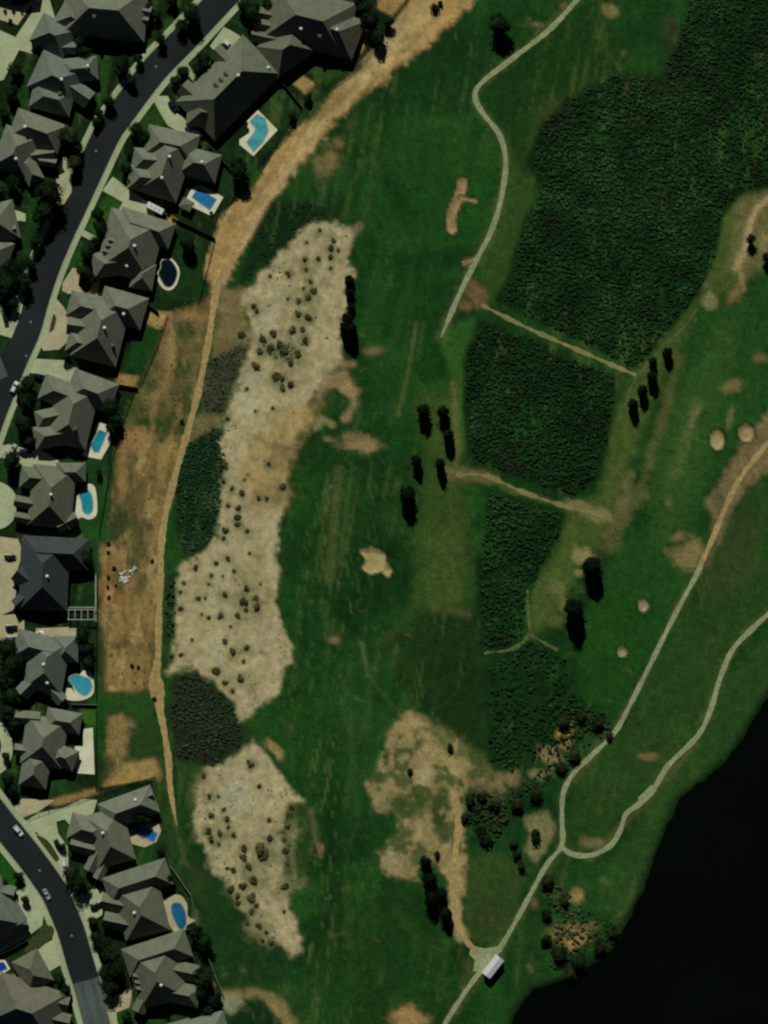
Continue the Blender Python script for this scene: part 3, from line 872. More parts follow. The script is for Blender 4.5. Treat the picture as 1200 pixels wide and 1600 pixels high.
def asphalt_mat(name, c):
    m, nt, b = new_mat(name, 0.9, 0.15)
    n = noise_node(nt, 2.5, 5, 'World')
    r = ramp(nt, n.outputs['Fac'], tuple(v * .8 for v in c), tuple(v * 1.2 for v in c), .3, .7)
    n2 = noise_node(nt, .06, 4, 'World')
    r2 = ramp(nt, n2.outputs['Fac'], (.8, .8, .8), (1.2, 1.2, 1.18), .35, .65)
    out = mul(nt, r.outputs[0], r2.outputs[0])
    nt.links.new(out, b.inputs['Base Color'])
    bump(nt, b, n.outputs['Fac'], .2, .02)
    return m


M_ROAD = asphalt_mat('asphalt', alb(27, 33, 33))
M_ROAD2 = asphalt_mat('worn_asphalt', alb(66, 76, 70))
M_CRACK = simple('crack_sealant', alb(42, 50, 48), .8, .2, .2, 2.0)

# lake and pool water
m, nt, b = new_mat('lake_water', 0.12, 0.35)
n = noise_node(nt, 0.02, 3, 'World')
r = ramp(nt, n.outputs['Fac'], (0.0014, 0.0030, 0.0018), (0.0026, 0.0048, 0.0026))
nt.links.new(r.outputs[0], b.inputs['Base Color'])
n2 = noise_node(nt, 0.8, 3, 'World')
bump(nt, b, n2.outputs['Fac'], .08, .05)
M_LAKE = m


def pool_mat(name, c):
    if name in MATS:
        return MATS[name]
    m, nt, b = new_mat(name, 0.08, 0.5)
    n = noise_node(nt, .35, 3, 'World')
    r = ramp(nt, n.outputs['Fac'], tuple(v * .8 for v in c), tuple(min(.9, v * 1.2) for v in c), .35, .65)
    nt.links.new(r.outputs[0], b.inputs['Base Color'])
    n2 = noise_node(nt, 2.2, 2, 'World')
    bump(nt, b, n2.outputs['Fac'], .1, .03)
    MATS[name] = m
    return m


def clump_mat(name):
    m, nt, b = new_mat(name, 0.85, 0.1)
    at = nt.nodes.new('ShaderNodeVertexColor')
    at.layer_name = 'soil'
    n = noise_node(nt, 2.2, 4, 'World')
    r = ramp(nt, n.outputs['Fac'], (.55,) * 3, (1.45,) * 3, .3, .7)
    nt.links.new(mul(nt, at.outputs[0], r.outputs[0]), b.inputs['Base Color'])
    return m


M_CLUMP = clump_mat('scrub_leaves')

# ------------------------------------------------------------------ ground sheets


def np_mesh(name, V, F, mat, cols=None, smooth=True):
    """V (n,3), F list of quads/tris as (k,4) or (k,3) arrays"""
    me = bpy.data.meshes.new(name)
    V = np.asarray(V, np.float32)
    me.vertices.add(len(V))
    me.vertices.foreach_set('co', V.ravel())
    tot = [np.full(len(f), f.shape[1], np.int32) for f in F]
    tot = np.concatenate(tot)
    idx = np.concatenate([np.asarray(f, np.int32).ravel() for f in F])
    me.loops.add(len(idx))
    me.loops.foreach_set('vertex_index', idx)
    me.polygons.add(len(tot))
    st = np.concatenate([[0], np.cumsum(tot)[:-1]]).astype(np.int32)
    me.polygons.foreach_set('loop_start', st)
    me.polygons.foreach_set('loop_total', tot)
    me.update(calc_edges=True)
    me.validate()
    if smooth:
        me.polygons.foreach_set('use_smooth', np.ones(len(me.polygons), bool))
    if cols is not None:
        ca = me.color_attributes.new('soil', 'FLOAT_COLOR', 'POINT')
        c4 = np.ones((len(V), 4), np.float32)
        c4[:, :3] = cols
        ca.data.foreach_set('color', c4.ravel())
    me.materials.append(mat)
    return me


def ground():
    ex = np.array([-12000., -4000., -1200., -400.])
    xs = np.concatenate([ex, np.arange(X0, X1 + 1, 4.0), np.array([1600., 2400., 5200., 13000.])])
    ys = np.concatenate([ex, np.arange(Y0, Y1 + 1, 4.0), np.array([2000., 2800., 5600., 13000.])])
    GX, GY = np.meshgrid(xs, ys)
    h = sample(H, GX.ravel(), GY.ravel())
    V = np.stack([wx(GX.ravel()), wy(GY.ravel()), h], 1)
    nx, ny = len(xs), len(ys)
    i, j = np.meshgrid(np.arange(nx - 1), np.arange(ny - 1))
    a = (j * nx + i).ravel()
    Fq = np.stack([a, a + nx, a + nx + 1, a + 1], 1)
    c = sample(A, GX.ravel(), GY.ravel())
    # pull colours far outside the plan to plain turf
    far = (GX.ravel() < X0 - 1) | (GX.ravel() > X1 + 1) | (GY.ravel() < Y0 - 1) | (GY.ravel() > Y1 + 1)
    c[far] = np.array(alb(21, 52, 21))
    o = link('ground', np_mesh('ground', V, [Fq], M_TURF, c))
    tag(o, 'dark green golf course turf and garden soil', None, kind='structure')


ground()


def zone_sheet(name, sdf, pts, mat, dz=0.03, rag=3.0, pad=8, smooth=False):
    """sheet over the cells where the (ragged) signed distance is negative, clipped on its outline"""
    w = window(pts, pad)
    X, Y = PX[w], PY[w]
    f = -(sdf(X, Y) + rag * 1.5 * N_EDGE[w])
    f = np.where(np.abs(f) < 1e-4, 1e-4, f)
    ny, nx = f.shape
    pos = f > 0
    full = pos[:-1, :-1] & pos[1:, :-1] & pos[:-1, 1:] & pos[1:, 1:]
    anyp = pos[:-1, :-1] | pos[1:, :-1] | pos[:-1, 1:] | pos[1:, 1:]
    vid = -np.ones(f.shape, int)
    used = np.zeros(f.shape, bool)
    used[:-1, :-1] |= full
    used[1:, :-1] |= full
    used[:-1, 1:] |= full
    used[1:, 1:] |= full
    used |= pos
    vid[used & pos] = np.arange(int((used & pos).sum()))
    pxs = list(X[used & pos])
    pys = list(Y[used & pos])
    jj, ii = np.nonzero(full)
    quads = np.stack([vid[jj, ii], vid[jj + 1, ii], vid[jj + 1, ii + 1], vid[jj, ii + 1]], 1) if len(jj) else np.zeros((0, 4), int)
    edge = {}
    polys = {3: [], 4: [], 5: []}
    mj, mi = np.nonzero(anyp & ~full)
    for j, i in zip(mj, mi):
        cs = [(j, i), (j + 1, i), (j + 1, i + 1), (j, i + 1)]
        poly = []
        for k in range(4):
            p, q = cs[k], cs[(k + 1) % 4]
            if pos[p]:
                poly.append(vid[p])
            if pos[p] != pos[q]:
                key = (p, q) if p < q else (q, p)
                if key not in edge:
                    t = f[key[0]] / (f[key[0]] - f[key[1]])
                    edge[key] = len(pxs)
                    pxs.append(X[key[0]] + t * (X[key[1]] - X[key[0]]))
                    pys.append(Y[key[0]] + t * (Y[key[1]] - Y[key[0]]))
                poly.append(edge[key])
        if 3 <= len(poly) <= 5:
            polys[len(poly)].append(poly)
        elif len(poly) == 6:
            polys[3].append(poly[:3])
            polys[3].append(poly[3:])
    px, py = np.array(pxs), np.array(pys)
    V = np.stack([wx(px), wy(py), sample(H, px, py) + dz], 1)
    F = [quads] + [np.array(v, int) for v in polys.values() if v]
    F = [q for q in F if len(q)]
    o = link(name, np_mesh(name, V, F, mat, sample(A, px, py)))
    return o


def poly_sheet(name, pts, mat, label, dz=0.03, rag=3.0):
    o = zone_sheet(name, lambda X, Y: sd_poly_pts(X, Y, pts), pts, mat, dz, rag, rag * 2 + 6)
    return tag(o, label, kind='structure')


poly_sheet('sand_waste_area', SAND1, M_SAND, 'long pale sand waste area dotted with bushes', .04, 8.0)
poly_sheet('sand_waste_area', SAND2, M_SAND, 'lower teardrop of pale sand beside the fence', .04, 8.0)
poly_sheet('dirt_strip', D1, M_DIRT, 'bare tan dirt strip behind the upper gardens', .04, 9.0)
poly_sheet('dirt_strip', [(192, 668), (232, 668), (246, 690), (284, 684), (270, 762), (252, 832), (246, 900), (246, 1076), (205, 1086), (164, 1080), (156, 850), (198, 850), (200, 800), (180, 760)],
           M_DIRT, 'brown patchy dirt strip behind the middle gardens', .04, 4.0)
poly_sheet('dirt_strip', [(160, 1236), (192, 1192), (248, 1186), (264, 1222), (240, 1214), (190, 1232)], M_DIRT, 'tan bare corner above the long garden wall', .04, 3.0)
poly_sheet('bare_clearing', [(628, 1108), (660, 1122), (712, 1150), (742, 1186), (794, 1222), (784, 1238), (732, 1226), (716, 1250), (722, 1300), (732, 1340), (724, 1400), (716, 1450), (706, 1420),
                             (694, 1360), (664, 1340), (650, 1372), (606, 1362), (592, 1335), (622, 1300), (616, 1268), (590, 1262), (574, 1222), (602, 1196), (606, 1150)],
           M_DIRT, 'tan bare-earth clearing north of the white shed', .04, 9.0)
for k, lab in ((0, 'wishbone shaped tan bunker beside the upper cart path'), (2, 'ragged tan bunker in the middle of the fairway'), (3, 'oval bunker with dark green lip, left of a pair'),
               (4, 'round bunker with dark green lip, right of a pair'), (5, 'small round bunker on the green, upper one'), (6, 'small round bunker on the green, lower one')):
    if k == 0:
        f = lambda X, Y: np.minimum(bunker_sd(0, X, Y), bunker_sd(1, X, Y))
        pts = BUNKERS[0][1] + BUNKERS[1][1]
        pd = 14
    else:
        f = lambda X, Y, k=k: bunker_sd(k, X, Y)
        if BUNKERS[k][0] == 'poly':
            pts = BUNKERS[k][1]
        else:
            x, y, a, b_ = BUNKERS[k][1]
            pts = [(x - a, y - b_), (x + a, y + b_)]
        pd = 8
    o = zone_sheet('sand_bunker', f, pts, M_SAND, .03, 3.6 if k == 2 else 0.5, pd + (8 if k == 2 else 0))
    tag(o, lab, kind='structure')

# lake surface
lp = smooth_line(LAKE[1:-3], 8) + [(790, 1640), (770, 1900), (1420, 1900), (1420, 1010)]
bm = bmesh.new()
vs = [bm.verts.new((wx(x), wy(y), -0.55)) for x, y in
      [(p[0] - 6, p[1] - 6) for p in lp[:-4]] + [(770, 1640), (700, 2400), (2400, 2400), (2400, 900)]]
bm.faces.new(vs)
bmesh.ops.triangulate(bm, faces=bm.faces[:])
me = bpy.data.meshes.new('lake')
bm.to_mesh(me)
bm.free()
me.materials.append(M_LAKE)
tag(link('lake', me), 'black still lake at the lower right', kind='structure')


# ------------------------------------------------------------------ roads, pavements, paths
def ribbon(name, pts, wd, mat, label, z=0.06, thick=0.0, step=5, kind='structure', wvar=0.0, off=0.0, follow=True, taper=0, parent=None):
    c = smooth_line(pts, step)
    V, F = [], []
    n = len(c)
    for k, (x, y) in enumerate(c):
        a, b2 = c[max(0, k - 1)], c[min(n - 1, k + 1)]
        d = np.array([b2[0] - a[0], b2[1] - a[1]])
        d = d / (np.linalg.norm(d) + 1e-9)
        nrm = np.array([-d[1], d[0]])
        hw = wd / 2 * (1 + wvar * .8 * math.sin(k * step * .09 + x * .02) + wvar * .6 * math.sin(k * step * .31 + y * .05))
        if taper == 3:
            hw *= min(1, .35 + .65 * (n - 1 - k) * step / 40.0)
        elif taper:
            hw *= min(1, .15 + .85 * min(k, n - 1 - k if taper == 2 else 99) * step / 40.0) if taper == 2 else min(1, .1 + .9 * (n - 1 - k) * step / 60.0)
        for s in (-1, 1):
            q = np.array([x, y]) + nrm * (off + s * hw)
            zz = z + (hz(q[0], q[1]) if follow else 0)
            V.append((wx(q[0]), wy(q[1]), zz))
            V.append((wx(q[0]), wy(q[1]), zz - max(thick, 0.02)))
    for k in range(n - 1):
        a, b2 = 4 * k, 4 * k + 4
        F += [(a, a + 2, b2 + 2, b2), (a, b2, b2 + 1, a + 1), (a + 2, a + 3, b2 + 3, b2 + 2)]
    me = mesh_data(name, V, F, mat)
    # make the top face up
    bmn = bmesh.new()
    bmn.from_mesh(me)
    bmesh.ops.recalc_face_normals(bmn, faces=bmn.faces[:])
    if sum(f.normal.z * f.calc_area() for f in bmn.faces) < 0:
        bmesh.ops.reverse_faces(bmn, faces=bmn.faces[:])
    bmn.to_mesh(me)
    bmn.free()
    o = link(name, me, parent)
    if kind and parent is None:
        tag(o, label, kind=kind)
    return o


ROAD_A = [(455, -110), (392, -50), (345, 0), (292, 57), (239, 112), (186, 182), (168, 208), (140, 267), (111, 330), (96, 362), (74, 414), (56, 467), (42, 516), (22, 562), (0, 617), (-15, 656), (-40, 730), (-60, 800)]
ROAD_B = [(-80, 1160), (-40, 1228), (0, 1282), (18, 1304), (50, 1344), (80, 1386), (90, 1404), (111, 1455), (126, 1507), (134, 1532)]
ROAD_C = [(134, 1532), (142, 1560), (150, 1590), (170, 1660), (190, 1720)]
road_a = ribbon('road', ROAD_A, 43, M_ROAD, 'dark asphalt street curving down the upper left', .03)
road_b = ribbon('road', ROAD_B, 42, M_ROAD, 'dark asphalt street at the lower left', .03)
M_IRONC = simple('manhole_iron', alb(92, 100, 96), .7, .3, .2, 3.0)
for x, y, rd in ((48, 503, road_a), (41, 556, road_a), (244, 104, road_a), (150, 236, road_a), (62, 1360, road_b), (112, 1462, road_b)):
    part('manhole_cover', tube((0, 0, 0), (0, 0, .03), .5, .48, 14), M_IRONC, rd, loc=(wx(x), wy(y), .02))
ribbon('road', ROAD_C, 42, M_ROAD2, 'paler worn asphalt at the bottom of the lower street', .035)
ribbon('side_street', [(-120, 590), (-60, 586), (-16, 580), (6, 572)], 34, M_SIDE, 'pale side street joining the upper street at the left', .036)
for pts, nm in ((ROAD_A, 'upper street'), (ROAD_B + ROAD_C[1:], 'lower street')):
    for sd, s in (('right', -1), ('left', 1)):
        kp = pts
        if nm == 'upper street' and s == 1:
            kp = pts[:13]
        ribbon('kerb', kp, 1.6, M_KERB, f'concrete kerb on the {sd} of the {nm}', .16, .14, off=s * 22.2, follow=False)
        ribbon('pavement', kp, 7.5, M_WALK, f'pale concrete pavement on the {sd} of the {nm}', .15, .14, off=s * 26.9, follow=False)
# worn wheel lines in the pale stretch
for off in (-9, 9):
    ribbon('worn_lane', ROAD_C, 8, M_SIDE, f'lighter worn wheel lane on the pale street, {"left" if off > 0 else "right"}', .045, off=off, wvar=.3)

CART = [
    ('long cart path winding down from the top edge', [(930, -40), (905, -5), (860, 45), (800, 92), (754, 128), (742, 150), (755, 178), (780, 210), (790, 250), (785, 300), (770, 355), (745, 405), (720, 455), (689, 527)], 8.0),
    ('cart path from the bottom edge up past the white shed', [(672, 1640), (695, 1600), (720, 1560), (745, 1525), (775, 1490), (800, 1450), (830, 1395), (855, 1350), (878, 1320), (878, 1280), (880, 1240), (895, 1210), (925, 1180),
                                                              (960, 1145), (985, 1100), (1020, 1030), (1060, 950), (1090, 895), (1100, 870)], 7.4),
    ('cart path looping from the fork towards the right edge', [(878, 1324), (895, 1335), (925, 1336), (955, 1320), (970, 1295), (978, 1272), (1000, 1255), (1020, 1235), (1045, 1195), (1090, 1150), (1110, 1110), (1125, 1060), (1145, 1015),
                                                                (1180, 978), (1215, 948), (1280, 900)], 8.0)]
for lab, pts, wd in CART:
    ribbon('cart_path', pts, wd, M_CART, lab, .075, wvar=.14, taper=3 if lab.startswith('long') else 0)
ribbon('cart_path', [(1098, 876), (1115, 838), (1135, 790), (1155, 750), (1185, 710), (1215, 675), (1280, 610)], 8, M_TRACK, 'tan upper stretch of the right-hand cart path', .085, wvar=.2)
ribbon('path_spur', [(747, 404), (735, 408), (722, 412)], 7, M_TRAIL, 'short spur off the upper cart path', .065, wvar=.3)
ribbon('cart_path', [(1000, 1252), (1010, 1243), (1022, 1230)], 13, M_CART, 'widened passing place on the looping cart path', .083)
ribbon('sandy_trail', [(752, 476), (775, 488), (830, 515), (910, 550), (965, 574), (998, 588)], 6, M_TRAIL, 'straight sandy trail between the two upper scrub blocks', .07, wvar=.4)
ribbon('sandy_trail', [(712, 742), (760, 744), (820, 770), (880, 790), (944, 806)], 6, M_TRAIL, 'sandy trail between the middle and lower scrub blocks', .07, wvar=.6)
ribbon('sandy_trail', [(976, 640), (988, 600), (1004, 578), (1030, 548), (1068, 512), (1090, 482)], 4, M_TRAIL2, 'thin trail along the edge of the big scrub block', .072, wvar=.5)
ribbon('sandy_trail', [(756, 1020), (800, 1014), (826, 990), (824, 950), (824, 920)], 5, M_TRAIL2, 'faint trail below the lower scrub block', .07, wvar=.5)
ribbon('sandy_trail', [(826, 990), (846, 1002), (872, 1016)], 4, M_TRAIL2, 'faint trail branching towards the tall cedars', .074, wvar=.5)
ribbon('dirt_track', [(372, 392), (342, 440), (326, 530), (310, 612), (291, 682), (269, 762), (254, 832), (251, 900), (248, 970), (247, 1030), (244, 1076), (256, 1140), (263, 1186), (266, 1230), (276, 1290)], 10, M_TRACK,
       'tan dirt track along the sand waste area', .075, wvar=.18, taper=1)
ribbon('dirt_track', [(242, 1030), (243, 1062), (247, 1088), (254, 1130)], 22, M_TRACK, 'widened lower part of the dirt track', .068, wvar=.15, taper=2)
ribbon('dirt_track', [(762, 1492), (745, 1486), (726, 1466), (713, 1432), (708, 1396), (711, 1340), (716, 1290), (712, 1244)], 10, M_TRACK, 'tan dirt track from the shed into the bare clearing', .078, wvar=.25)


TRI = [(722, 1462), (740, 1478), (758, 1482), (780, 1478), (786, 1484), (764, 1506), (744, 1532), (738, 1526), (742, 1500), (716, 1474)]


def slab(name, pts, z1, mat, label=None, z0=-0.05, parent=None, kind='structure', sm=False, holes=()):
    """flat slab over a map outline, with holes"""
    bm = bmesh.new()
    loops = [smooth_line(pts, 4, True) if sm else pts] + list(holes)
    edges = []
    for lp_ in loops:
        vs = [bm.verts.new((wx(x), wy(y), z1)) for x, y in lp_]
        for k in range(len(vs)):
            edges.append(bm.edges.new((vs[k], vs[(k + 1) % len(vs)])))
    bmesh.ops.triangle_fill(bm, use_beauty=True, use_dissolve=False, edges=edges)
    for f in bm.faces:
        if f.normal.z < 0:
            f.normal_flip()
    bnd = [e for e in bm.edges if len(e.link_faces) == 1]
    g = bmesh.ops.extrude_edge_only(bm, edges=bnd)
    for v in g['geom']:
        if isinstance(v, bmesh.types.BMVert):
            v.co.z = z0
    bmesh.ops.recalc_face_normals(bm, faces=bm.faces[:])
    up = max(bm.faces, key=lambda f: abs(f.normal.z) * f.calc_area())
    if up.normal.z < 0:
        bmesh.ops.reverse_faces(bm, faces=bm.faces[:])
    me = bpy.data.meshes.new(name)
    bm.to_mesh(me)
    bm.free()
    me.materials.append(mat)
    o = link(name, me, parent)
    if parent is None:
        tag(o, label, kind=kind)
    return o


def circ(x, y, rx, ry=None, n=28, ang=0):
    ry = ry or rx
    c, s = math.cos(math.radians(ang)), math.sin(math.radians(ang))
    return [(x + rx * math.cos(t) * c - ry * math.sin(t) * s, y + rx * math.cos(t) * s + ry * math.sin(t) * c) for t in (2 * math.pi * k / n for k in range(n))]


DRIVES = [
    ('driveway', [(350, 42), (372, 54), (402, 82), (392, 90), (368, 94), (350, 97), (328, 72)], M_CONC, 'broad driveway with a white car at the dormered house'),
    ('garden_walk', [(286, 104), (293, 99), (314, 128), (306, 134)], M_WALK, 'narrow front walk of the dormered house'),
    ('driveway', [(236, 150), (262, 150), (275, 176), (290, 186), (318, 213), (300, 222), (280, 206), (262, 196), (250, 176)], M_CONC, 'bent driveway beside the house with the rectangular blue pool'),
    ('driveway', [(176, 276), (214, 304), (232, 318), (242, 336), (236, 352), (214, 356), (186, 326), (192, 316), (160, 298)], M_CONC, 'wide driveway with the white trailer'),
    ('garden_walk', [(126, 356), (152, 371), (149, 379), (122, 366)], M_WALK, 'short front walk of the house with the kidney pond'),
    ('driveway', [(98, 442), (114, 418), (125, 422), (122, 446), (136, 460), (149, 434), (156, 438), (150, 476), (120, 466), (97, 454)], M_BEIGE, 'angular paved forecourt above the circular drive'),
    ('driveway', [(84, 462), (100, 480), (112, 508), (110, 530), (92, 546), (68, 548), (60, 536)], M_BEIGE, 'crescent driveway around a brown island'),
    ('driveway', [(50, 560), (100, 563), (130, 582), (118, 612), (94, 606), (70, 586), (42, 582)], M_CONC, 'pale driveway with a dark car, left side'),
    ('driveway', [(-6, 698), (14, 694), (50, 704), (60, 700), (92, 720), (90, 738), (36, 736), (30, 720), (-6, 714)], M_CONC, 'driveway between the two pool houses on the left'),
    ('driveway', [(-20, 836), (28, 842), (36, 862), (27, 892), (23, 952), (0, 962), (-20, 962)], M_BEIGE, 'beige paved forecourt of the dark slate house'),
    ('driveway', [(-20, 962), (22, 960), (38, 968), (38, 1008), (20, 1002), (-20, 1000)], M_BEIGE, 'paved forecourt with two dark cars'),
    ('patio', [(56, 982), (120, 979), (118, 998), (96, 1006), (58, 1002)], M_BEIGE, 'pale patio strip above the round-decked pool house'),
    ('patio', [(130, 1139), (145, 1137), (148, 1210), (118, 1208), (117, 1166), (130, 1166)], M_PALE, 'bright white L-shaped patio slab'),
    ('driveway', [(36, 1286), (60, 1270), (100, 1262), (130, 1248), (152, 1250), (146, 1270), (112, 1292), (101, 1280), (88, 1284), (91, 1302), (106, 1324), (107, 1356), (96, 1364), (80, 1342), (58, 1300), (44, 1302)], M_CONC,
     'forked driveway of the house with the deep blue pool'),
    ('garden_walk', [(22, 1262), (34, 1248), (86, 1250), (60, 1268), (36, 1277)], M_BEIGE, 'pinkish paved strip under the garden wall'),
    ('driveway', [(134, 1391), (160, 1388), (166, 1426), (140, 1441), (128, 1426), (118, 1404)], M_CONC, 'small driveway with a dark car, lower street'),
    ('driveway', [(186, 1552), (206, 1548), (202, 1574), (182, 1582), (184, 1604), (174, 1604), (164, 1568)], M_BEIGE, 'tan driveway near the bottom edge'),
    ('driveway', [(10, 1400), (44, 1384), (69, 1424), (66, 1446), (40, 1466), (-10, 1494), (-10, 1478), (38, 1446), (36, 1434)], M_CONC, 'driveway funnelling to the left edge'),
    ('driveway', [(44, 1490), (90, 1464), (99, 1505), (70, 1522)], M_CONC, 'square driveway on the left of the lower street'),
    ('driveway', [(48, -20), (72, -20), (86, 28), (50, 84), (30, 78), (6, 124), (-20, 134), (-20, 38), (24, 58), (50, 20)], M_CONC, 'long alley driveway at the top left corner'),
    ('patio', [(-10, -6), (12, 2), (15, 10), (30, 13), (48, 9), (28, 39), (-10, 28)], M_BEIGE, 'tan courtyard with bushes at the top left corner'),
    ('driveway', [(21, 460), (39, 464), (31, 496), (18, 528), (-10, 520), (-10, 486), (4, 474), (8, 500), (16, 506)], M_CONC, 'hooked driveway left of the upper street'),
    ('patio', [(88, 276), (110, 266), (112, 300), (94, 328), (87, 302)], M_BEIGE, 'tan paved corner left of the upper street'),
    ('garden_walk', [(99, 246), (104, 243), (108, 262), (104, 274), (98, 262)], M_WALK, 'small curved walk left of the upper street'),
    ('patio', [(-10, 318), (20, 314), (18, 326), (40, 334), (40, 346), (22, 344), (-10, 330)], M_CONC, 'broken paving among trees at the left edge'),
    ('garden_walk', [(104, 548), (110, 546), (124, 574), (118, 578)], M_WALK, 'curved walk beside the pale driveway'),
    ('garden_walk', [(150, 1420), (152, 1420), (152, 1422), (150, 1422)], M_WALK, None),
]
slab('path_junction', TRI, hz(755, 1495) + .095, M_CART, 'paved triangle where the paths meet at the shed', z0=-.6)
for nm, pts, mt, lab in DRIVES:
    if lab is None:
        continue
    slab(nm, pts, .12 + random.random() * .004, mt, lab)
slab('circular_drive', circ(-9, 790, 37, 38), .125, M_CONC, 'round pale turning circle at the left edge', holes=[circ(-10, 790, 10, 9, 16)])
slab('circular_drive', circ(-12, 1168, 32, 44), .125, M_CONC, 'curved pale drive at the left edge, lower down', holes=[circ(-14, 1166, 16, 24, 18)])
isl = soil_mat('planting_bed', .95, 1.6, .6)
for pts, rgb, lab in (([(84, 490), (88, 496), (84, 514), (77, 518)], (60, 52, 36), 'brown planting island in the crescent driveway'),
                      ([(57, 1306), (72, 1311), (84, 1326), (93, 1343), (88, 1347), (72, 1327)], (48, 58, 26), 'olive crescent lawn island beside the lower street'),
                      ([(42, 1474), (76, 1446), (83, 1462), (46, 1492)], (50, 58, 30), 'olive lawn strip between two driveways')):
    slab('lawn_island', pts, .16, simple('bed_' + str(rgb[0]), alb(*rgb), .95, .1, .3, 1.2), lab, sm=True)

# ------------------------------------------------------------------ vegetation
def leaf_cloud(centers, radii, n, size, rg, up=0.35):
    """n small leaf quads scattered round clump centres"""
    centers = np.asarray(centers, float)
    radii = np.asarray(radii, float)
    k = rg.integers(0, len(centers), n)
    d = rg.normal(size=(n, 3))
    d /= np.linalg.norm(d, axis=1)[:, None]
    r = radii[k] * (0.55 + 0.55 * rg.random(n) ** 0.7)
    c = centers[k] + d * r[:, None]
    nrm = d + rg.normal(size=(n, 3)) * 0.55 + np.array([0, 0, up])
    nrm /= np.linalg.norm(nrm, axis=1)[:, None]
    t = np.cross(nrm, rg.normal(size=(n, 3)))
    t /= np.linalg.norm(t, axis=1)[:, None] + 1e-9
    b = np.cross(nrm, t)
    s = size * (0.6 + 0.8 * rg.random(n))[:, None]
    V = np.empty((n, 4, 3))
    V[:, 0] = c - t * s
    V[:, 1] = c - b * s * .7
    V[:, 2] = c + t * s
    V[:, 3] = c + b * s * .7
    F = np.arange(n * 4).reshape(n, 4)
    return V.reshape(-1, 3), F


def blob(cx, cy, cz, rx, ry, rz, rg, sub=1, amp=.18):
    bm = bmesh.new()
    bmesh.ops.create_icosphere(bm, subdivisions=sub, radius=1)
    V = np.array([v.co[:] for v in bm.verts])
    F = np.array([[v.index for v in f.verts] for f in bm.faces])
    bm.free()
    V = V * (1 + amp * rg.normal(size=(len(V), 1)))
    return V * np.array([rx, ry, rz]) + np.array([cx, cy, cz]), F


M_LEAF = leaf_mat('oak_leaves', (0.010, 0.026, 0.009))
M_CEDAR = leaf_mat('cedar_needles', (0.0045, 0.012, 0.005))
M_BUSH = leaf_mat('bush_leaves', (0.022, 0.042, 0.016))
M_SAGE = leaf_mat('scrub_bush_leaves', (0.105, 0.105, 0.048), .35, 1.5)
M_OLIVE = leaf_mat('olive_leaves', (0.026, 0.040, 0.014))


def crown_mesh(name, kind, seed, mat):
    rg = np.random.default_rng(seed)
    cs, rs = [], []
    if kind == 'broad':                                   # unit: radius 1, height about 2.2
        for _ in range(16):
            a = rg.random() * 6.283
            q = math.sqrt(rg.random()) * .68
            z = 1.25 + (rg.random() - .4) * .9 * math.sqrt(max(0.05, 1 - q * q))
            cs.append((q * math.cos(a), q * math.sin(a), z))
            rs.append(.30 + .16 * rg.random())
        core = blob(0, 0, 1.25, .62, .62, .62, rg, 2, .12)
        V, F = leaf_cloud(cs, rs, 1100, .085, rg)
    elif kind == 'cedar':                                 # unit: radius 1, height about 4
        for k in range(26):                               # a dense upright ovoid, height about 2.9
            f = k / 25.0
            z = .35 + 2.25 * f
            R = .72 * math.sqrt(max(.03, 1 - (2 * f - .80) ** 2 * .72))
            a = rg.random() * 6.283
            q = R * (.45 + .55 * rg.random())
            cs.append((q * math.cos(a), q * math.sin(a), z))
            rs.append(.27 + .17 * rg.random())
        core = blob(0, 0, 1.4, .72, .72, 1.2, rg, 2, .10)
        V, F = leaf_cloud(cs, rs, 1200, .09, rg)
    else:                                                 # bush: radius 1, height about 1.1
        for _ in range(9):
            a = rg.random() * 6.283
            q = math.sqrt(rg.random()) * .62
            cs.append((q * math.cos(a), q * math.sin(a), .40 + .32 * rg.random()))
            rs.append(.28 + .16 * rg.random())
        core = blob(0, 0, .42, .58, .58, .42, rg, 1, .15)
        V, F = leaf_cloud(cs, rs, 330, .12, rg)
    n = len(V)
    return np_mesh(name, np.concatenate([V, core[0]]), [F, core[1] + n], mat, smooth=False)


def trunk_mesh(name, kind):
    if kind == 'cedar':
        vf = join(tube((0, 0, -.1), (0, 0, 1.6), .13, .08), tube((0, 0, 1.4), (0, 0, 3.5), .08, .02), tube((0, 0, .6), (.4, .1, 1.0), .04, .015), tube((0, 0, .9), (-.3, .3, 1.3), .04, .015))
    elif kind == 'broad':
        vf = join(tube((0, 0, -.1), (0, 0, .8), .12, .085), tube((0, 0, .75), (.35, .15, 1.4), .06, .02), tube((0, 0, .75), (-.3, .25, 1.4), .06, .02), tube((0, 0, .75), (.02, -.35, 1.45), .06, .02),
                  tube((0, 0, .75), (0, .05, 1.7), .07, .02))
    else:
        vf = join(tube((0, 0, -.1), (.2, .1, .5), .05, .02), tube((0, 0, -.1), (-.2, .15, .5), .05, .02), tube((0, 0, -.1), (.02, -.22, .5), .05, .02))
    return mesh_data(name, vf[0], vf[1], M_BARK)


CROWN = {'broad': [crown_mesh('crown', 'broad', 100 + k, M_LEAF) for k in range(5)],
         'cedar': [crown_mesh('crown', 'cedar', 200 + k, M_CEDAR) for k in range(4)],
         'bush': [crown_mesh('crown', 'bush', 300 + k, M_BUSH) for k in range(4)],
         'olive': [crown_mesh('crown', 'broad', 400 + k, M_OLIVE) for k in range(2)],
         'sage': [crown_mesh('foliage', 'bush', 500 + k, M_SAGE) for k in range(5)]}
TRUNK = {'broad': trunk_mesh('trunk', 'broad'), 'cedar': trunk_mesh('trunk', 'cedar'), 'bush': trunk_mesh('stem', 'bush'), 'olive': trunk_mesh('trunk', 'broad')}


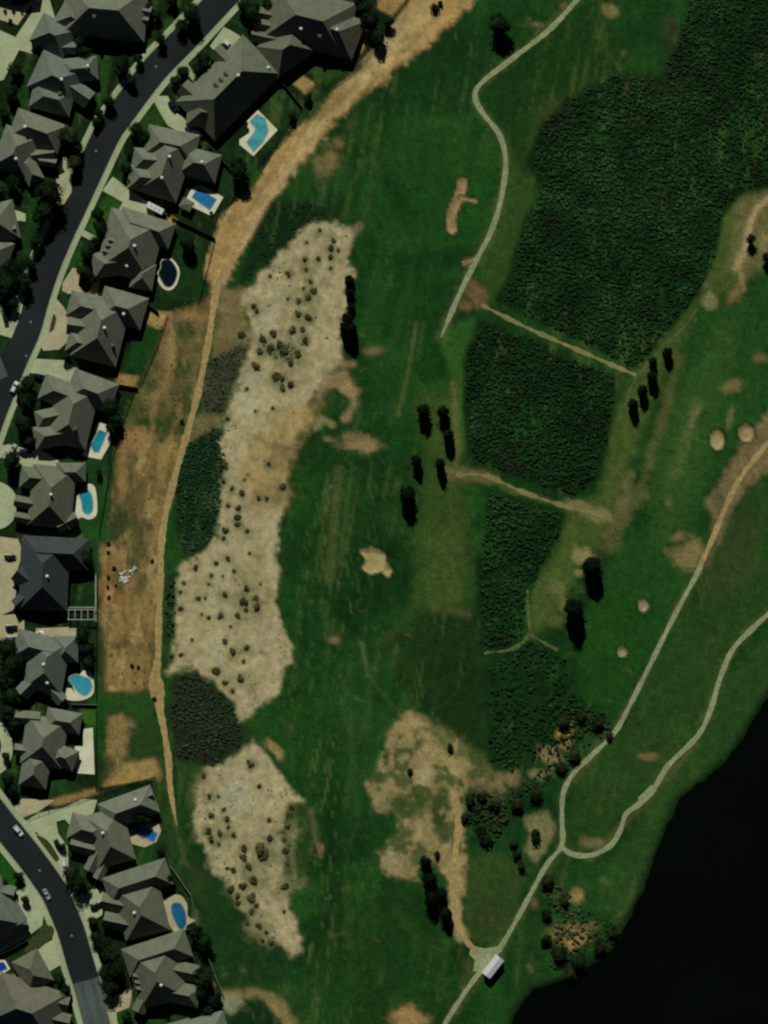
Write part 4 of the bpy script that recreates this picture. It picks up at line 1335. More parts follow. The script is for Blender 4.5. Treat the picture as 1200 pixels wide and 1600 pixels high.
def plant(name, kind, px, py, r_px, label, cat, group=None, hscale=1.0, z=None):
    r = r_px * S
    o = empty(name, (wx(px), wy(py), hz(px, py) if z is None else z), random.random() * 6.28)
    o.scale = (r, r * (0.9 + .2 * random.random()), r * hscale)
    link('trunk' if kind != 'bush' else 'stem', TRUNK[kind], o)
    link('crown', random.choice(CROWN[kind]), o)
    return tag(o, label, cat, group)


# scrub blocks: nobody could count them
def scrub(name, poly, label, dens, rmin, rmax, cols, seed, hgt=.55, leafy=2, patch=0.0):
    rg = np.random.default_rng(seed)
    pts = np.array(poly, float)
    x0, y0 = np.maximum(pts.min(0), (-60, -60))
    x1, y1 = np.minimum(pts.max(0), (1260, 1660))
    n = int((x1 - x0) * (y1 - y0) * S * S * dens)
    q = rg.random((n, 2)) * (x1 - x0, y1 - y0) + (x0, y0)
    sd = sd_poly_pts(q[:, 0], q[:, 1], poly) + 3.0 * sample(N_EDGE, q[:, 0], q[:, 1])
    dn = vnoise(q[:, 0], q[:, 1], 16, seed + 1) * .6 + vnoise(q[:, 0], q[:, 1], 50, seed + 2) * .6
    keep = (sd < -1) & (rg.random(n) < np.clip(dn * 1.5 - patch, .12 if patch < .5 else .02, 1) * sstep(-1, -12, sd))
    q = q[keep]
    n = len(q)
    bV, bF = blob(0, 0, 0, 1, 1, 1, rg, 1, 0)
    R = rmin + (rmax - rmin) * rg.random(n) ** 2.2
    base = np.array([alb(*c) for c in cols])
    hue = np.clip(vnoise(q[:, 0], q[:, 1], 30, seed + 5) * 1.3 - .15 + .35 * (rg.random(n) - .5), 0, .999) * (len(cols) - 1)
    i = hue.astype(int)
    fr = (hue - i)[:, None]
    tint = (base[i] * (1 - fr) + base[np.minimum(i + 1, len(cols) - 1)] * fr) * (.75 + .6 * rg.random((n, 1))) * (.62 + .5 * vnoise(q[:, 0], q[:, 1], 70, seed + 7) + .35 * vnoise(q[:, 0], q[:, 1], 22, seed + 8))[:, None]
    ang = math.radians(25) + rg.normal(size=n) * .5
    nz = 1 + .25 * rg.normal(size=(n, len(bV), 1))
    V = bV[None] * nz
    V = V * np.stack([R * (1.0 + .5 * rg.random(n)), R * (.6 + .3 * rg.random(n)), R * hgt * (.7 + .5 * rg.random(n))], 1)[:, None, :]
    c, s = np.cos(-ang)[:, None], np.sin(-ang)[:, None]
    vx = V[..., 0] * c - V[..., 1] * s
    vy = V[..., 0] * s + V[..., 1] * c
    hh = sample(H, q[:, 0], q[:, 1])
    W = np.stack([vx + wx(q[:, 0])[:, None], vy + wy(q[:, 1])[:, None], V[..., 2] + (hh + R * .35)[:, None]], -1)
    VV = W.reshape(-1, 3)
    FF = (bF[None] + (np.arange(n) * len(bV))[:, None, None]).reshape(-1, 3)
    CC = np.repeat(tint, len(bV), 0)
    # leaf sprays
    m_ = n * leafy
    k = rg.integers(0, n, m_)
    ctr = np.stack([wx(q[k, 0]), wy(q[k, 1]), hh[k] + R[k] * .7], 1) + rg.normal(size=(m_, 3)) * (R[k] * .55)[:, None] * (1, 1, .5)
    lv, lf = leaf_cloud(ctr, np.full(m_, .12), m_, .26, rg, .8)
    off = len(VV)
    lc = np.repeat(tint[k], 4, 0)[: len(lv)] * 1.25
    me = np_mesh(name, np.concatenate([VV, lv]), [FF, lf + off], M_CLUMP, np.concatenate([CC, lc]), smooth=False)
    return tag(link(name, me), label, 'scrub', kind='stuff')


GREENS = [(24, 30, 18), (14, 36, 15), (17, 43, 18), (21, 48, 21), (26, 53, 24), (31, 55, 28)]
scrub('scrub_thicket', SCRUB['north'], 'large dark green scrub thicket at the upper right', 2.3, .22, .85, GREENS, 31, .34)
scrub('scrub_thicket', SCRUB['middle'], 'square dark scrub thicket below the straight sandy trail', 2.3, .22, .85, GREENS, 32, .34)
scrub('scrub_thicket', SCRUB['south'], 'narrow dark scrub thicket below the second trail', 2.3, .22, .9, GREENS, 33, .38)
scrub('scrub_thicket', SCRUB['west'], 'dark bushy thicket between dirt track and sand', 3.2, .18, .62, [(14, 38, 18), (20, 46, 24), (30, 56, 32), (44, 64, 42)], 34)
scrub('scrub_thicket', SCRUB['heath'], 'brownish heath patch between the two sand areas', 2.2, .22, .75, [(24, 48, 26), (28, 44, 26), (38, 48, 32), (44, 46, 34), (30, 36, 25)], 35, .5)
scrub('scrub_thicket', [(318, 560), (352, 545), (396, 532), (380, 572), (362, 610), (352, 655), (318, 650), (308, 620)], 'thin grey green scrub beside the upper dirt track', 1.9, .15, .5, [(28, 46, 30), (46, 54, 40), (60, 58, 44)], 36)
scrub('scrub_thicket', [(256, 900), (276, 896), (276, 1000), (262, 1010), (254, 1000)], 'narrow scrub strip between track and lower sand', 1.2, .35, 1.0, [(18, 44, 22), (28, 52, 28), (44, 56, 36)], 37)
scrub('tall_grass', [(758, 1030), (825, 994), (884, 1022), (894, 1080), (950, 1115), (900, 1160), (800, 1212), (760, 1186)], 'dark tall grass between scrub and bare clearing', .7, .3, .9, [(12, 36, 14), (18, 46, 18), (28, 52, 22)], 38, .5)
scrub('tall_grass', [(422, 318), (476, 314), (536, 332), (490, 350), (440, 395), (402, 434), (384, 444), (376, 440), (398, 360)], 'smooth dark grass patch above the sand waste area', .5, .25, .6, [(14, 34, 17), (18, 40, 20)], 39, .4)
scrub('scrub_thicket', [(730, 1240), (760, 1230), (790, 1250), (800, 1290), (770, 1320), (748, 1310), (722, 1290)], 'mixed brown and green brush in the bare clearing', 1.0, .35, 1.2, [(22, 42, 22), (40, 44, 28), (58, 50, 34)], 40)
scrub('scrub_thicket', [(838, 1080), (900, 1085), (958, 1120), (955, 1150), (900, 1195), (850, 1235), (800, 1270), (790, 1240), (840, 1200), (870, 1140)], 'dark brush along the cart path above the fork', 1.0, .25, .9, [(20, 42, 20), (34, 50, 28), (54, 60, 38)], 41, .6, 2, .3)
scrub('scrub_thicket', [(842, 1375), (890, 1372), (920, 1420), (985, 1440), (960, 1480), (900, 1535), (850, 1510), (852, 1440)], 'dark brush on the lake shore', 1.0, .25, .9, [(20, 40, 20), (36, 48, 30), (58, 60, 40)], 42, .6, 2, .35)

# weeds on the dirt strips
scrub('rough_grass', [(190, 670), (230, 668), (280, 690), (250, 830), (244, 1076), (164, 1080), (156, 850), (180, 760)], 'weedy tufts on the brown dirt strip', .12, .12, .4, [(44, 56, 28), (70, 70, 38), (90, 76, 46)], 52, .35, 1, .1)
scrub('rough_grass', [(232, 488), (345, 450), (318, 560), (270, 690), (190, 675), (225, 590)], 'weedy tufts between gardens and upper dirt track', .15, .12, .45, [(34, 60, 28), (58, 66, 36), (90, 80, 48)], 53, .35, 1, .1)

scrub('low_heather', SAND1, 'low grey green heather scattered on the long sand strip', .55, .10, .42, [(70, 78, 50), (96, 96, 66), (112, 106, 76)], 54, .4, 1, .95)
scrub('low_heather', SAND2, 'low grey green heather scattered on the teardrop sand', .7, .10, .42, [(70, 78, 50), (96, 96, 66), (112, 106, 76)], 55, .4, 1, .9)
scrub('low_heather', [(404, 536), (440, 528), (478, 534), (476, 558), (452, 572), (424, 560)], 'green heather mat amid the upper sand strip', 2.2, .14, .5, [(40, 60, 34), (56, 72, 44), (74, 82, 54)], 56, .45, 1, .1)
# single bushes on the sand
ORDW = ['first', 'second', 'third', 'fourth', 'fifth', 'sixth', 'seventh', 'eighth', 'ninth', 'tenth', 'eleventh', 'twelfth', 'thirteenth', 'fourteenth', 'fifteenth', 'sixteenth', 'seventeenth', 'eighteenth', 'nineteenth',
        'twentieth', 'twenty-first', 'twenty-second', 'twenty-third', 'twenty-fourth', 'twenty-fifth']
seen = {}
for x, y, r in sorted(SHRUBS, key=lambda q: q[1]):
    if y < 600:
        zone = 'upper sand strip'
    elif y < 845:
        zone = 'waist of the sand strip'
    elif y < 1120:
        zone = 'lower sand strip'
    else:
        zone = 'teardrop sand area'
    size = 'tiny' if r <= 3 else ('small' if r <= 5 else ('dark rounded' if r <= 7 else 'large dark'))
    rr = r * .90 * S * (.9 + .2 * random.random())
    o = link('desert_shrub', random.choice(CROWN['sage']), None, (wx(x), wy(y - r * .15), hz(x, y) + .03), (0, 0, random.random() * 6.28), (rr * (.8 + .5 * random.random()), rr * (.75 + .5 * random.random()), rr * (.42 + .3 * random.random())))
    q = seen[(size, zone)] = seen.get((size, zone), -1) + 1
    tag(o, f'{size} shrub on the {zone}, {ORDW[q]} of its size downward', 'shrub', f'{size} shrubs, {zone}')
for x, y, r, lab in ((170, 850, 4, 'topmost small sapling in the row behind the dark slate house'), (170, 863, 3.5, 'second sapling from the top of the row behind the slate house'),
                     (178, 887, 4.5, 'widest sapling of the row, just left of the white rubble'), (170, 901, 4, 'fourth sapling of the row behind the slate house'),
                     (169, 916, 4, 'fifth sapling of the row behind the slate house'), (170, 933, 4, 'lowest sapling of the row behind the slate house'),
                     (181, 914, 3, 'tiny sapling beside the bottom of the white rubble'), (284, 659, 5, 'lone dark bush left of the dirt track, mid height'),
                     (241, 1091, 4, 'lone dark bush on the widened dirt track'), (216, 1042, 4, 'brown bush on the dirt strip, right of a pair'), (206, 1039, 4, 'green bush on the dirt strip, left of a pair'),
                     (238, 876, 4, 'small bush right of the white rubble beside the track')):
    plant('sapling' if y < 940 and x < 200 else 'bush', 'bush', x, y, r, lab, 'sapling' if y < 940 and x < 200 else 'bush')

# golf course trees
for x, y, r, hs, kind, lab in (
        (778, 44, 18, .7, 'broad', 'big dark tree beside the cart path near the top edge'),
        (546, 440, 8, .7, 'cedar', 'topmost of the dark trees on the right rim of the sand'), (546, 460, 7, .8, 'cedar', 'second tree down the right rim of the sand'),
        (548, 482, 6, .7, 'cedar', 'smallest tree in the column on the right rim of the sand'), (542, 500, 8, .9, 'cedar', 'fourth tree down the right rim of the sand'),
        (539, 513, 10, .9, 'cedar', 'bushy left tree at the foot of the column on the sand rim'), (548, 518, 10, 1.0, 'cedar', 'tall bottom right tree of the column on the sand rim'),
        (661, 645, 10, .95, 'cedar', 'top left cedar of the six between fairway and scrub'), (692, 646, 9, .95, 'cedar', 'top right cedar of the six between fairway and scrub'),
        (700, 682, 9, 1.05, 'cedar', 'second cedar down on the right of the group of six'), (651, 722, 8, 1.05, 'cedar', 'middle left cedar of the group of six'),
        (688, 726, 8.5, 1.1, 'cedar', 'lower right cedar of the group of six beside the trail end'), (636, 776, 11.5, .95, 'cedar', 'largest lowest cedar of the group of six'),
        (1042, 553, 8, .85, 'cedar', 'separate rightmost cedar of the row of five by the scrub corner'), (1020, 567, 7, .8, 'cedar', 'uppermost cedar in the slanting line of the five'),
        (1018, 592, 8, .95, 'cedar', 'second cedar in the slanting line of the five'), (1003, 612, 8, .95, 'cedar', 'third cedar in the slanting line of the five'),
        (989, 634, 8.5, .95, 'cedar', 'lowest leftmost cedar in the slanting line of the five'),
        (924, 886, 15, .85, 'cedar', 'large dark cedar left of the green, upper of two'), (895, 952, 14, 1.05, 'cedar', 'large dark cedar left of the green, lower of two'),
        (665, 1348, 8, .9, 'cedar', 'topmost dark tree at the edge of the bare clearing'), (671, 1374, 10, .9, 'cedar', 'second dark tree at the edge of the bare clearing'),
        (673, 1404, 10, .95, 'cedar', 'broad left tree of the cluster below the bare clearing'), (689, 1398, 9, .8, 'cedar', 'inner right tree of the cluster below the bare clearing'),
        (697, 1428, 9, .95, 'cedar', 'lowest right tree of the cluster, nearest the dirt track'),
        (856, 1378, 15, .55, 'broad', 'grey green tree beside the cart path above the lake shore'),
        (872, 1490, 17, .55, 'broad', 'wide dark tree at the left of the lake shore grove'), (902, 1500, 18, .55, 'broad', 'wide dark tree in the middle of the lake shore grove'),
        (936, 1478, 16, .55, 'broad', 'dark tree overhanging the lake'), (958, 1456, 13, .5, 'broad', 'grey topped tree at the lake corner'), (892, 1522, 14, .5, 'broad', 'lowest dark tree of the lake shore grove'),
        (853, 1430, 12, .6, 'broad', 'dark tree left of the tan shore patch'), (882, 1408, 11, .6, 'broad', 'small dark tree above the tan shore patch'),
        (853, 1468, 12, .6, 'broad', 'dark tree at the left rim of the tan shore patch'),
        (880, 1128, 14, .6, 'broad', 'dark tree left of the orange patch by the cart path'), (908, 1120, 12, .6, 'broad', 'dark tree below the golf green'),
        (934, 1132, 13, .6, 'broad', 'dark tree touching the cart path below the golf green'), (952, 1150, 8, .7, 'broad', 'small tree leaning over the narrow cart path'),
        (896, 1180, 14, .6, 'broad', 'dark tree at the left of the cart path bend'), (876, 1200, 12, .6, 'broad', 'dark tree below left of the cart path bend'),
        (836, 1240, 15, .6, 'broad', 'wide dark tree between clearing and cart path'), (808, 1258, 14, .6, 'broad', 'dark tree at the right rim of the clearing'),
        (1172, 376, 8, .8, 'broad', 'round dark tree in the tan ground near the right edge'), (1198, 404, 9, .8, 'broad', 'dark tree cut by the right edge in the tan ground')):
    plant('cedar_tree' if kind == 'cedar' else 'leafy_tree', kind if not (kind == 'broad' and y > 1000 and int(x) % 2 == 0) else 'olive', x, y - 2, r * (1.3 if kind == 'cedar' else (.82 if x < 1100 and y > 1000 else 1.1)), lab, 'tree', 'golf course trees', hs * .92 if kind == 'cedar' else (hs if y > 1000 else hs * 1.3))
for x, y, r, lab in ((735, 1250, 10, 'dark bush at the left of the brush clump'), (752, 1244, 9, 'dark bush at the top of the brush clump'), (772, 1258, 11, 'purplish dark bush at the right of the brush clump'),
                     (726, 1276, 9, 'dark bush at the lower left of the brush clump'), (752, 1296, 10, 'green bush at the bottom of the brush clump'), (758, 1310, 11, 'dark low bush below the brush clump'),
                     (837, 1304, 11, 'round dark green bush alone on tan ground by the fork'), (802, 1318, 8, 'uppermost bush of the string left of the fork'), (808, 1334, 9, 'middle bush of the string left of the fork'),
                     (814, 1352, 10, 'lowest bush of the string left of the fork'), (703, 1168, 7, 'lone dark bush in the upper clearing'), (641, 1204, 6, 'small bush beside the pale earth spot'),
                     (684, 1334, 7, 'bush above the cluster of dark trees'), (766, 1156, 4, 'tiny dark bush above the clearing rim'), (680, 14, 9, 'scruffy bush on the dirt strip at the top'), (688, 6, 6, 'small bush behind the scruffy one on the dirt strip')):
    plant('bush', 'bush', x, y, r, lab, 'bush', 'golf course bushes', 1.2)

# ------------------------------------------------------------------ houses
ROOF_COL = {'tan': (0.190, 0.214, 0.148), 'grey': (0.172, 0.202, 0.158), 'olive': (0.166, 0.190, 0.124), 'slate': (0.060, 0.075, 0.075), 'brown': (0.165, 0.165, 0.118)}
PITCH = math.tan(math.radians(44))
EAVE = 3.2
OVER = 0.5


def block_geo(L_, W_, kind, e, pitch):
    hl, hw = L_ / 2, W_ / 2
    rz_ = e + hw * pitch
    rl = max(0.15, hl - hw) if kind == 'hip' else hl
    V = [(-hl, -hw, e), (hl, -hw, e), (hl, hw, e), (-hl, hw, e), (-rl, 0, rz_), (rl, 0, rz_),
         (-hl, -hw, e - .22), (hl, -hw, e - .22), (hl, hw, e - .22), (-hl, hw, e - .22)]
    F = [(0, 1, 5, 4), (2, 3, 4, 5), (1, 2, 5), (3, 0, 4), (6, 7, 1, 0), (7, 8, 2, 1), (8, 9, 3, 2), (9, 6, 0, 3), (9, 8, 7, 6)]
    wl, ww = hl - OVER, hw - OVER
    walls = box(-wl, wl, -ww, ww, -.1, e - .1)
    caps = []
    def cap(a, b):
        a, b = Vector(a), Vector(b)
        d = (b - a)
        if d.length < .3:
            return
        d.normalize()
        sd_ = d.cross(Vector((0, 0, 1))).normalized() * .16
        up = Vector((0, 0, .07))
        dn = Vector((0, 0, -.10))
        n = len(caps)
        caps.append(([tuple(a + sd_ + dn), tuple(a + up), tuple(a - sd_ + dn), tuple(b + sd_ + dn), tuple(b + up), tuple(b - sd_ + dn)],
                     [(0, 1, 4, 3), (1, 2, 5, 4), (0, 2, 1), (3, 4, 5), (2, 0, 3, 5)]))
    cap(V[4], V[5])
    if kind == 'hip':
        for a, b in ((0, 4), (3, 4), (1, 5), (2, 5)):
            cap(V[a], V[b])
    return (V, F), walls, join(*caps) if caps else None


HOUSES = []


def house(short, label, blocks, roof='grey', vents=(), dormers=(), chim=None, wall=None, eave=EAVE, group='houses along the streets'):
    cx = sum(b[1] for b in blocks) / len(blocks)
    cy = sum(b[2] for b in blocks) / len(blocks)
    root = empty('house', (wx(cx), wy(cy), 0))
    tag(root, label, 'house', group)
    HOUSES.append((short, cx, cy, root))
    rm = roof_mat('shingles_' + roof, ROOF_COL[roof])
    wm = wall or M_WALL
    info = []
    for k, (kind, x, y, L_, W_, ang) in enumerate(blocks):
        e = eave + .013 * k - (.25 if kind == 'gable' else 0)
        a = -math.radians(ang)
        L_, W_ = max(L_, W_) * S, min(L_, W_) * S if L_ >= W_ else W_ * S
        if blocks[k][3] < blocks[k][4]:
            L_, W_ = blocks[k][4] * S, blocks[k][3] * S
            a += math.pi / 2
        loc = (wx(x) - wx(cx), wy(y) - wy(cy), 0)
        rf, wl, cp = block_geo(L_, W_, kind, e, PITCH)
        o = part('roof', rf, rm, root, loc=loc, rot=(0, 0, a))
        part('wall', wl, wm, root, loc=loc, rot=(0, 0, a))
        if cp:
            part('ridge_cap', cp, rm, o)
        info.append((wx(x), wy(y), L_, W_, a, e, kind, o))
        if k == 0:
            hw = W_ / 2 - OVER
            for s in (-1, 1):
                for u in (-.3, 0.05, .32):
                    f = part('window', box(-.8, .8, -.04, .04, 0, 1.4), M_FASCIA, root, loc=tuple(np.array(loc) + np.array([u * L_ * math.cos(a) - s * (hw + .03) * math.sin(a), u * L_ * math.sin(a) + s * (hw + .03) * math.cos(a), .9])), rot=(0, 0, a))
                    part('pane', box(-.7, .7, -.06, .06, .1, 1.3), M_GLASS, f)
        if k == 1:
            hl = L_ / 2 - OVER
            part('garage_door', box(-.05, .05, -min(2.4, W_ * .3), min(2.4, W_ * .3), 0, 2.3), M_DOOR, root, loc=(loc[0] + (hl + .04) * math.cos(a), loc[1] + (hl + .04) * math.sin(a), 0), rot=(0, 0, a))

    def roof_z(X, Y):
        best = 0
        for (bx, by, L_, W_, a, e, kind, o) in info:
            dx, dy = X - bx, Y - by
            u, v = dx * math.cos(a) + dy * math.sin(a), -dx * math.sin(a) + dy * math.cos(a)
            if abs(u) > L_ / 2 or abs(v) > W_ / 2:
                continue
            h = e + (W_ / 2 - abs(v)) * PITCH
            if kind == 'hip':
                h = min(h, e + (L_ / 2 - abs(u)) * PITCH)
            best = max(best, h)
        return best

    for (x, y) in vents:
        z = roof_z(wx(x), wy(y))
        n = 10
        V, F = tube((0, 0, -.35), (0, 0, .45), .34, .34, n)
        ring = [(.58, .45), (.70, .66), (.56, .96), (.24, 1.14)]
        base = len(V)
        for r_, zz in ring:
            V += [(r_ * math.cos(2 * math.pi * q / n), r_ * math.sin(2 * math.pi * q / n), zz) for q in range(n)]
        for q in range(len(ring) - 1):
            F += [(base + q * n + i, base + q * n + (i + 1) % n, base + (q + 1) * n + (i + 1) % n, base + (q + 1) * n + i) for i in range(n)]
        F.append(tuple(base + (len(ring) - 1) * n + i for i in range(n)))
        part('roof_vent', (V, F), M_VENT, root, loc=(wx(x) - wx(cx), wy(y) - wy(cy), z))
    for (x, y, ang) in dormers:
        z = roof_z(wx(x), wy(y))
        a = -math.radians(ang)
        d = part('dormer', box(-1.2, 1.5, -.7, .7, -1.6, .2), wm, root, loc=(wx(x) - wx(cx), wy(y) - wy(cy), z), rot=(0, 0, a))
        V = [(-1.5, -1.0, .1), (1.6, -1.0, .1), (1.6, 1.0, .1), (-1.5, 1.0, .1), (-1.5, 0, 1.1), (1.6, 0, 1.1)]
        part('dormer_roof', (V, [(0, 1, 5, 4), (2, 3, 4, 5), (1, 2, 5), (3, 0, 4), (3, 2, 1, 0)]), rm, d)
        part('dormer_window', box(-1.26, -1.2, -.45, .45, -.7, .1), M_GLASS, d)
    if chim:
        x, y = chim
        z = roof_z(wx(x), wy(y))
        c = part('chimney', join(box(-.6, .6, -.45, .45, -1.2, 1.1), box(-.7, .7, -.55, .55, 1.1, 1.25)), M_BRICKC, root, loc=(wx(x) - wx(cx), wy(y) - wy(cy), z))
        part('chimney_pot', tube((0, 0, 1.25), (0, 0, 1.6), .16, .14, 8), M_WALL, c)
    return root


g, h_ = 'gable', 'hip'
house('the top house left of the street', 'grey house at the top edge left of the upper street', [(h_, 165, 20, 130, 84, 5), (g, 212, 16, 50, 20, 12), (g, 212, 30, 42, 18, 12), (h_, 118, 32, 56, 44, 30)], 'tan', [], chim=(150, 30))
house('the second house left of the street', 'rambling grey house with a rear garage beside the alley driveway', [(h_, 90, 124, 76, 64, 25), (h_, 84, 57, 60, 50, 28), (h_, 124, 110, 60, 38, -5), (g, 124, 146, 42, 30, 35), (h_, 82, 156, 66, 42, 14), (g, 102, 76, 36, 20, 0)], 'grey',
      [(139, 106), (99, 128)], chim=(95, 148))
house('the third house left of the street', 'pale roofed house at the left edge below the alley driveway', [(h_, 26, 238, 70, 58, -70), (h_, 60, 206, 82, 48, 20), (g, 68, 242, 38, 18, -8), (g, 75, 254, 28, 14, 10), (h_, 48, 266, 46, 28, 62)], 'tan', [(42, 201), (28, 251)])
house('the tree-hidden house at the left edge', 'half hidden house among dark trees at the left edge', [(h_, -8, 350, 72, 62, -12), (g, 8, 362, 38, 26, -10), (h_, -12, 395, 60, 50, 20)], 'tan', [])
house('the striped gable house at the top', 'large house with striped west gables at the top edge', [(h_, 484, 34, 132, 88, 14), (g, 428, 44, 60, 24, 12), (g, 424, 62, 64, 22, 12), (h_, 524, 52, 78, 66, 20), (h_, 448, 78, 74, 60, -35), (g, 424, 26, 40, 20, 12)], 'brown',
      [(471, 49), (527, 51)], chim=(500, 60))
house('the dormered house', 'long ridged house with three dormers facing the street', [(h_, 358, 138, 148, 86, -45), (g, 352, 96, 48, 26, 45), (g, 302, 150, 44, 28, 40), (h_, 322, 178, 58, 46, 8), (g, 398, 94, 34, 28, 45)], 'olive',
      [(374, 123), (420, 108)], [(357, 121, 45), (349, 130, 45), (341, 138, 45)])
house('the rectangular pool house', 'house whose garden has a rectangular blue pool and square deck', [(h_, 260, 260, 102, 66, 108), (h_, 312, 258, 62, 46, 14), (h_, 268, 228, 82, 50, 12), (h_, 236, 252, 58, 38, 4), (h_, 232, 280, 62, 40, 6)], 'tan',
      [(267, 248), (255, 281), (317, 256)])
house('the kidney pond house', 'house with three roof dormers and a pale ringed pond', [(h_, 205, 384, 100, 88, 104), (h_, 228, 357, 88, 42, 18), (h_, 178, 412, 66, 40, -8), (h_, 224, 432, 42, 36, 100)], 'tan',
      [(213, 387), (200, 417)], [(177, 378, 15), (173, 386, 15), (168, 395, 15)])
house('the crescent drive house', 'hip roofed house beside the crescent driveway', [(h_, 158, 516, 102, 74, 104), (h_, 192, 482, 72, 52, 16), (h_, 138, 482, 62, 42, 15), (g, 124, 510, 36, 30, 8), (h_, 132, 538, 54, 34, 12)], 'tan', [(166, 514), (195, 492)], chim=(178, 540))
house('the wedge pool house', 'house with a wedge shaped pool deck behind it', [(h_, 114, 648, 98, 66, 104), (h_, 144, 612, 74, 50, 20), (h_, 100, 616, 72, 42, 20), (h_, 84, 651, 56, 28, -12), (h_, 86, 680, 64, 36, -10)], 'tan', [], chim=(120, 670))
house('the turning circle house', 'house beside the round turning circle with a kidney pool', [(h_, 82, 776, 96, 68, 96), (h_, 64, 748, 64, 34, 6), (h_, 112, 738, 46, 30, 0), (g, 50, 787, 54, 18, 10), (g, 46, 811, 46, 16, 10), (g, 106, 816, 34, 20, -28)], 'olive', [(83, 773)])
house('the dark slate house', 'dark slate roofed house with a fenced lawn', [(h_, 70, 898, 112, 76, 92), (h_, 88, 864, 106, 50, 3), (g, 46, 906, 46, 34, 40), (g, 44, 930, 50, 22, -42)], 'slate', [(77, 900)])
house('the round deck pool house', 'house with a pool rimmed by round decks', [(h_, 74, 1038, 86, 62, 100), (h_, 66, 1014, 84, 46, 14), (h_, 104, 1014, 42, 38, 90), (g, 54, 1064, 58, 26, -45), (g, 82, 1078, 48, 20, 45), (g, 38, 1018, 30, 18, -40)], 'grey', [(71, 1037), (76, 1066)])
house('the white patio house', 'many hipped house beside the bright white patio slab', [(h_, 70, 1158, 78, 66, 98), (h_, 100, 1126, 56, 34, 10), (h_, 56, 1202, 56, 44, 100), (h_, 100, 1182, 42, 34, 20), (g, 44, 1121, 40, 22, 4), (g, 40, 1172, 34, 18, 8)], 'tan', [])
house('the deep blue pool house', 'house below the long wall with a deep blue pool', [(h_, 172, 1308, 86, 62, 75), (h_, 202, 1262, 88, 46, -20), (h_, 138, 1296, 60, 42, 14), (g, 130, 1322, 40, 22, 14), (g, 150, 1338, 48, 18, -64), (g, 163, 1352, 46, 16, -64), (g, 224, 1246, 34, 24, -20)], 'tan',
      [(163, 1299), (213, 1248)])
house('the oval pool house', 'house with an oval pool in a tan deck', [(h_, 222, 1420, 84, 72, 76), (h_, 216, 1376, 104, 44, -18), (g, 184, 1411, 50, 26, 12), (g, 186, 1440, 48, 26, 12)], 'olive', [(212, 1423)])
house('the lower dormered house', 'house with three small dormers near the bottom edge', [(h_, 246, 1522, 92, 78, 76), (h_, 246, 1488, 104, 46, -18), (g, 282, 1515, 58, 28, 12), (h_, 284, 1551, 58, 34, 12), (g, 226, 1560, 44, 22, -64)], 'olive', [(254, 1535)], [(214, 1524, 14), (217, 1534, 14), (219, 1544, 14)])
house('the bottom edge house', 'pale roof cut by the bottom edge of the picture', [(h_, 312, 1622, 96, 66, -16), (g, 280, 1606, 40, 24, -16)], 'tan', [])
house('the left edge house on the lower street', 'grey roof cut by the left edge beside the funnel driveway', [(h_, -14, 1424, 96, 84, 60), (g, 20, 1424, 44, 30, 60), (g, 4, 1392, 40, 26, 15)], 'grey', [])
house('the bottom left corner house', 'striped gable house in the bottom left corner', [(h_, 42, 1574, 110, 84, 18), (g, 82, 1562, 54, 24, 14), (g, 84, 1590, 54, 26, 14), (h_, 52, 1516, 56, 46, 62)], 'brown', [])
house('the top left courtyard house', 'roof corner above the tan courtyard at the top left', [(h_, 22, -36, 90, 64, 10), (g, -6, 14 - 40, 40, 30, 10)], 'grey', [])

# ------------------------------------------------------------------ pools
TURQ, BLUE, DEEP, NAVY, TEAL = (0.10, 0.46, 0.48), (0.03, 0.22, 0.46), (0.015, 0.06, 0.42), (0.004, 0.013, 0.020), (0.02, 0.33, 0.40)


def pool(label, deck, water, col, cname, deckmat=None, sm_w=False, sm_d=False, step_at=None):
    cx = sum(p[0] for p in water) / len(water)
    cy = sum(p[1] for p in water) / len(water)
    root = empty('swimming_pool', (0, 0, 0))
    tag(root, label, 'pool', 'garden swimming pools')
    w = smooth_line(water, 3, True) if sm_w else list(water)
    # coping ring a third of a metre wide round the water
    arr = np.array(w)
    ctr = arr.mean(0)
    out = []
    n = len(w)
    area = sum(w[k][0] * w[(k + 1) % n][1] - w[(k + 1) % n][0] * w[k][1] for k in range(n))
    for k in range(n):
        a, b2, c = np.array(w[k - 1]), np.array(w[k]), np.array(w[(k + 1) % n])
        d = (c - a) / (np.linalg.norm(c - a) + 1e-9)
        nn = np.array([d[1], -d[0]]) * (1 if area > 0 else -1)
        out.append(tuple(b2 + nn * 1.5))
    slab('deck', deck, .135, deckmat or M_PALE, z0=-.05, parent=root, sm=sm_d)
    slab('coping', out, .19, M_FASCIA, z0=.05, parent=root, holes=[w])
    slab('water', w, .15, pool_mat('pool_water_' + cname, col), z0=.0, parent=root)
    if step_at:
        x, y = step_at
        part('step_rail', join(tube((-.3, 0, .1), (-.3, 0, .9), .04, .04, 6), tube((.3, 0, .1), (.3, 0, .9), .04, .04, 6), tube((-.3, 0, .9), (-.3, .6, .3), .04, .04, 6), tube((.3, 0, .9), (.3, .6, .3), .04, .04, 6)),
             M_RIM, root, loc=(wx(x), wy(y), 0))
    return root


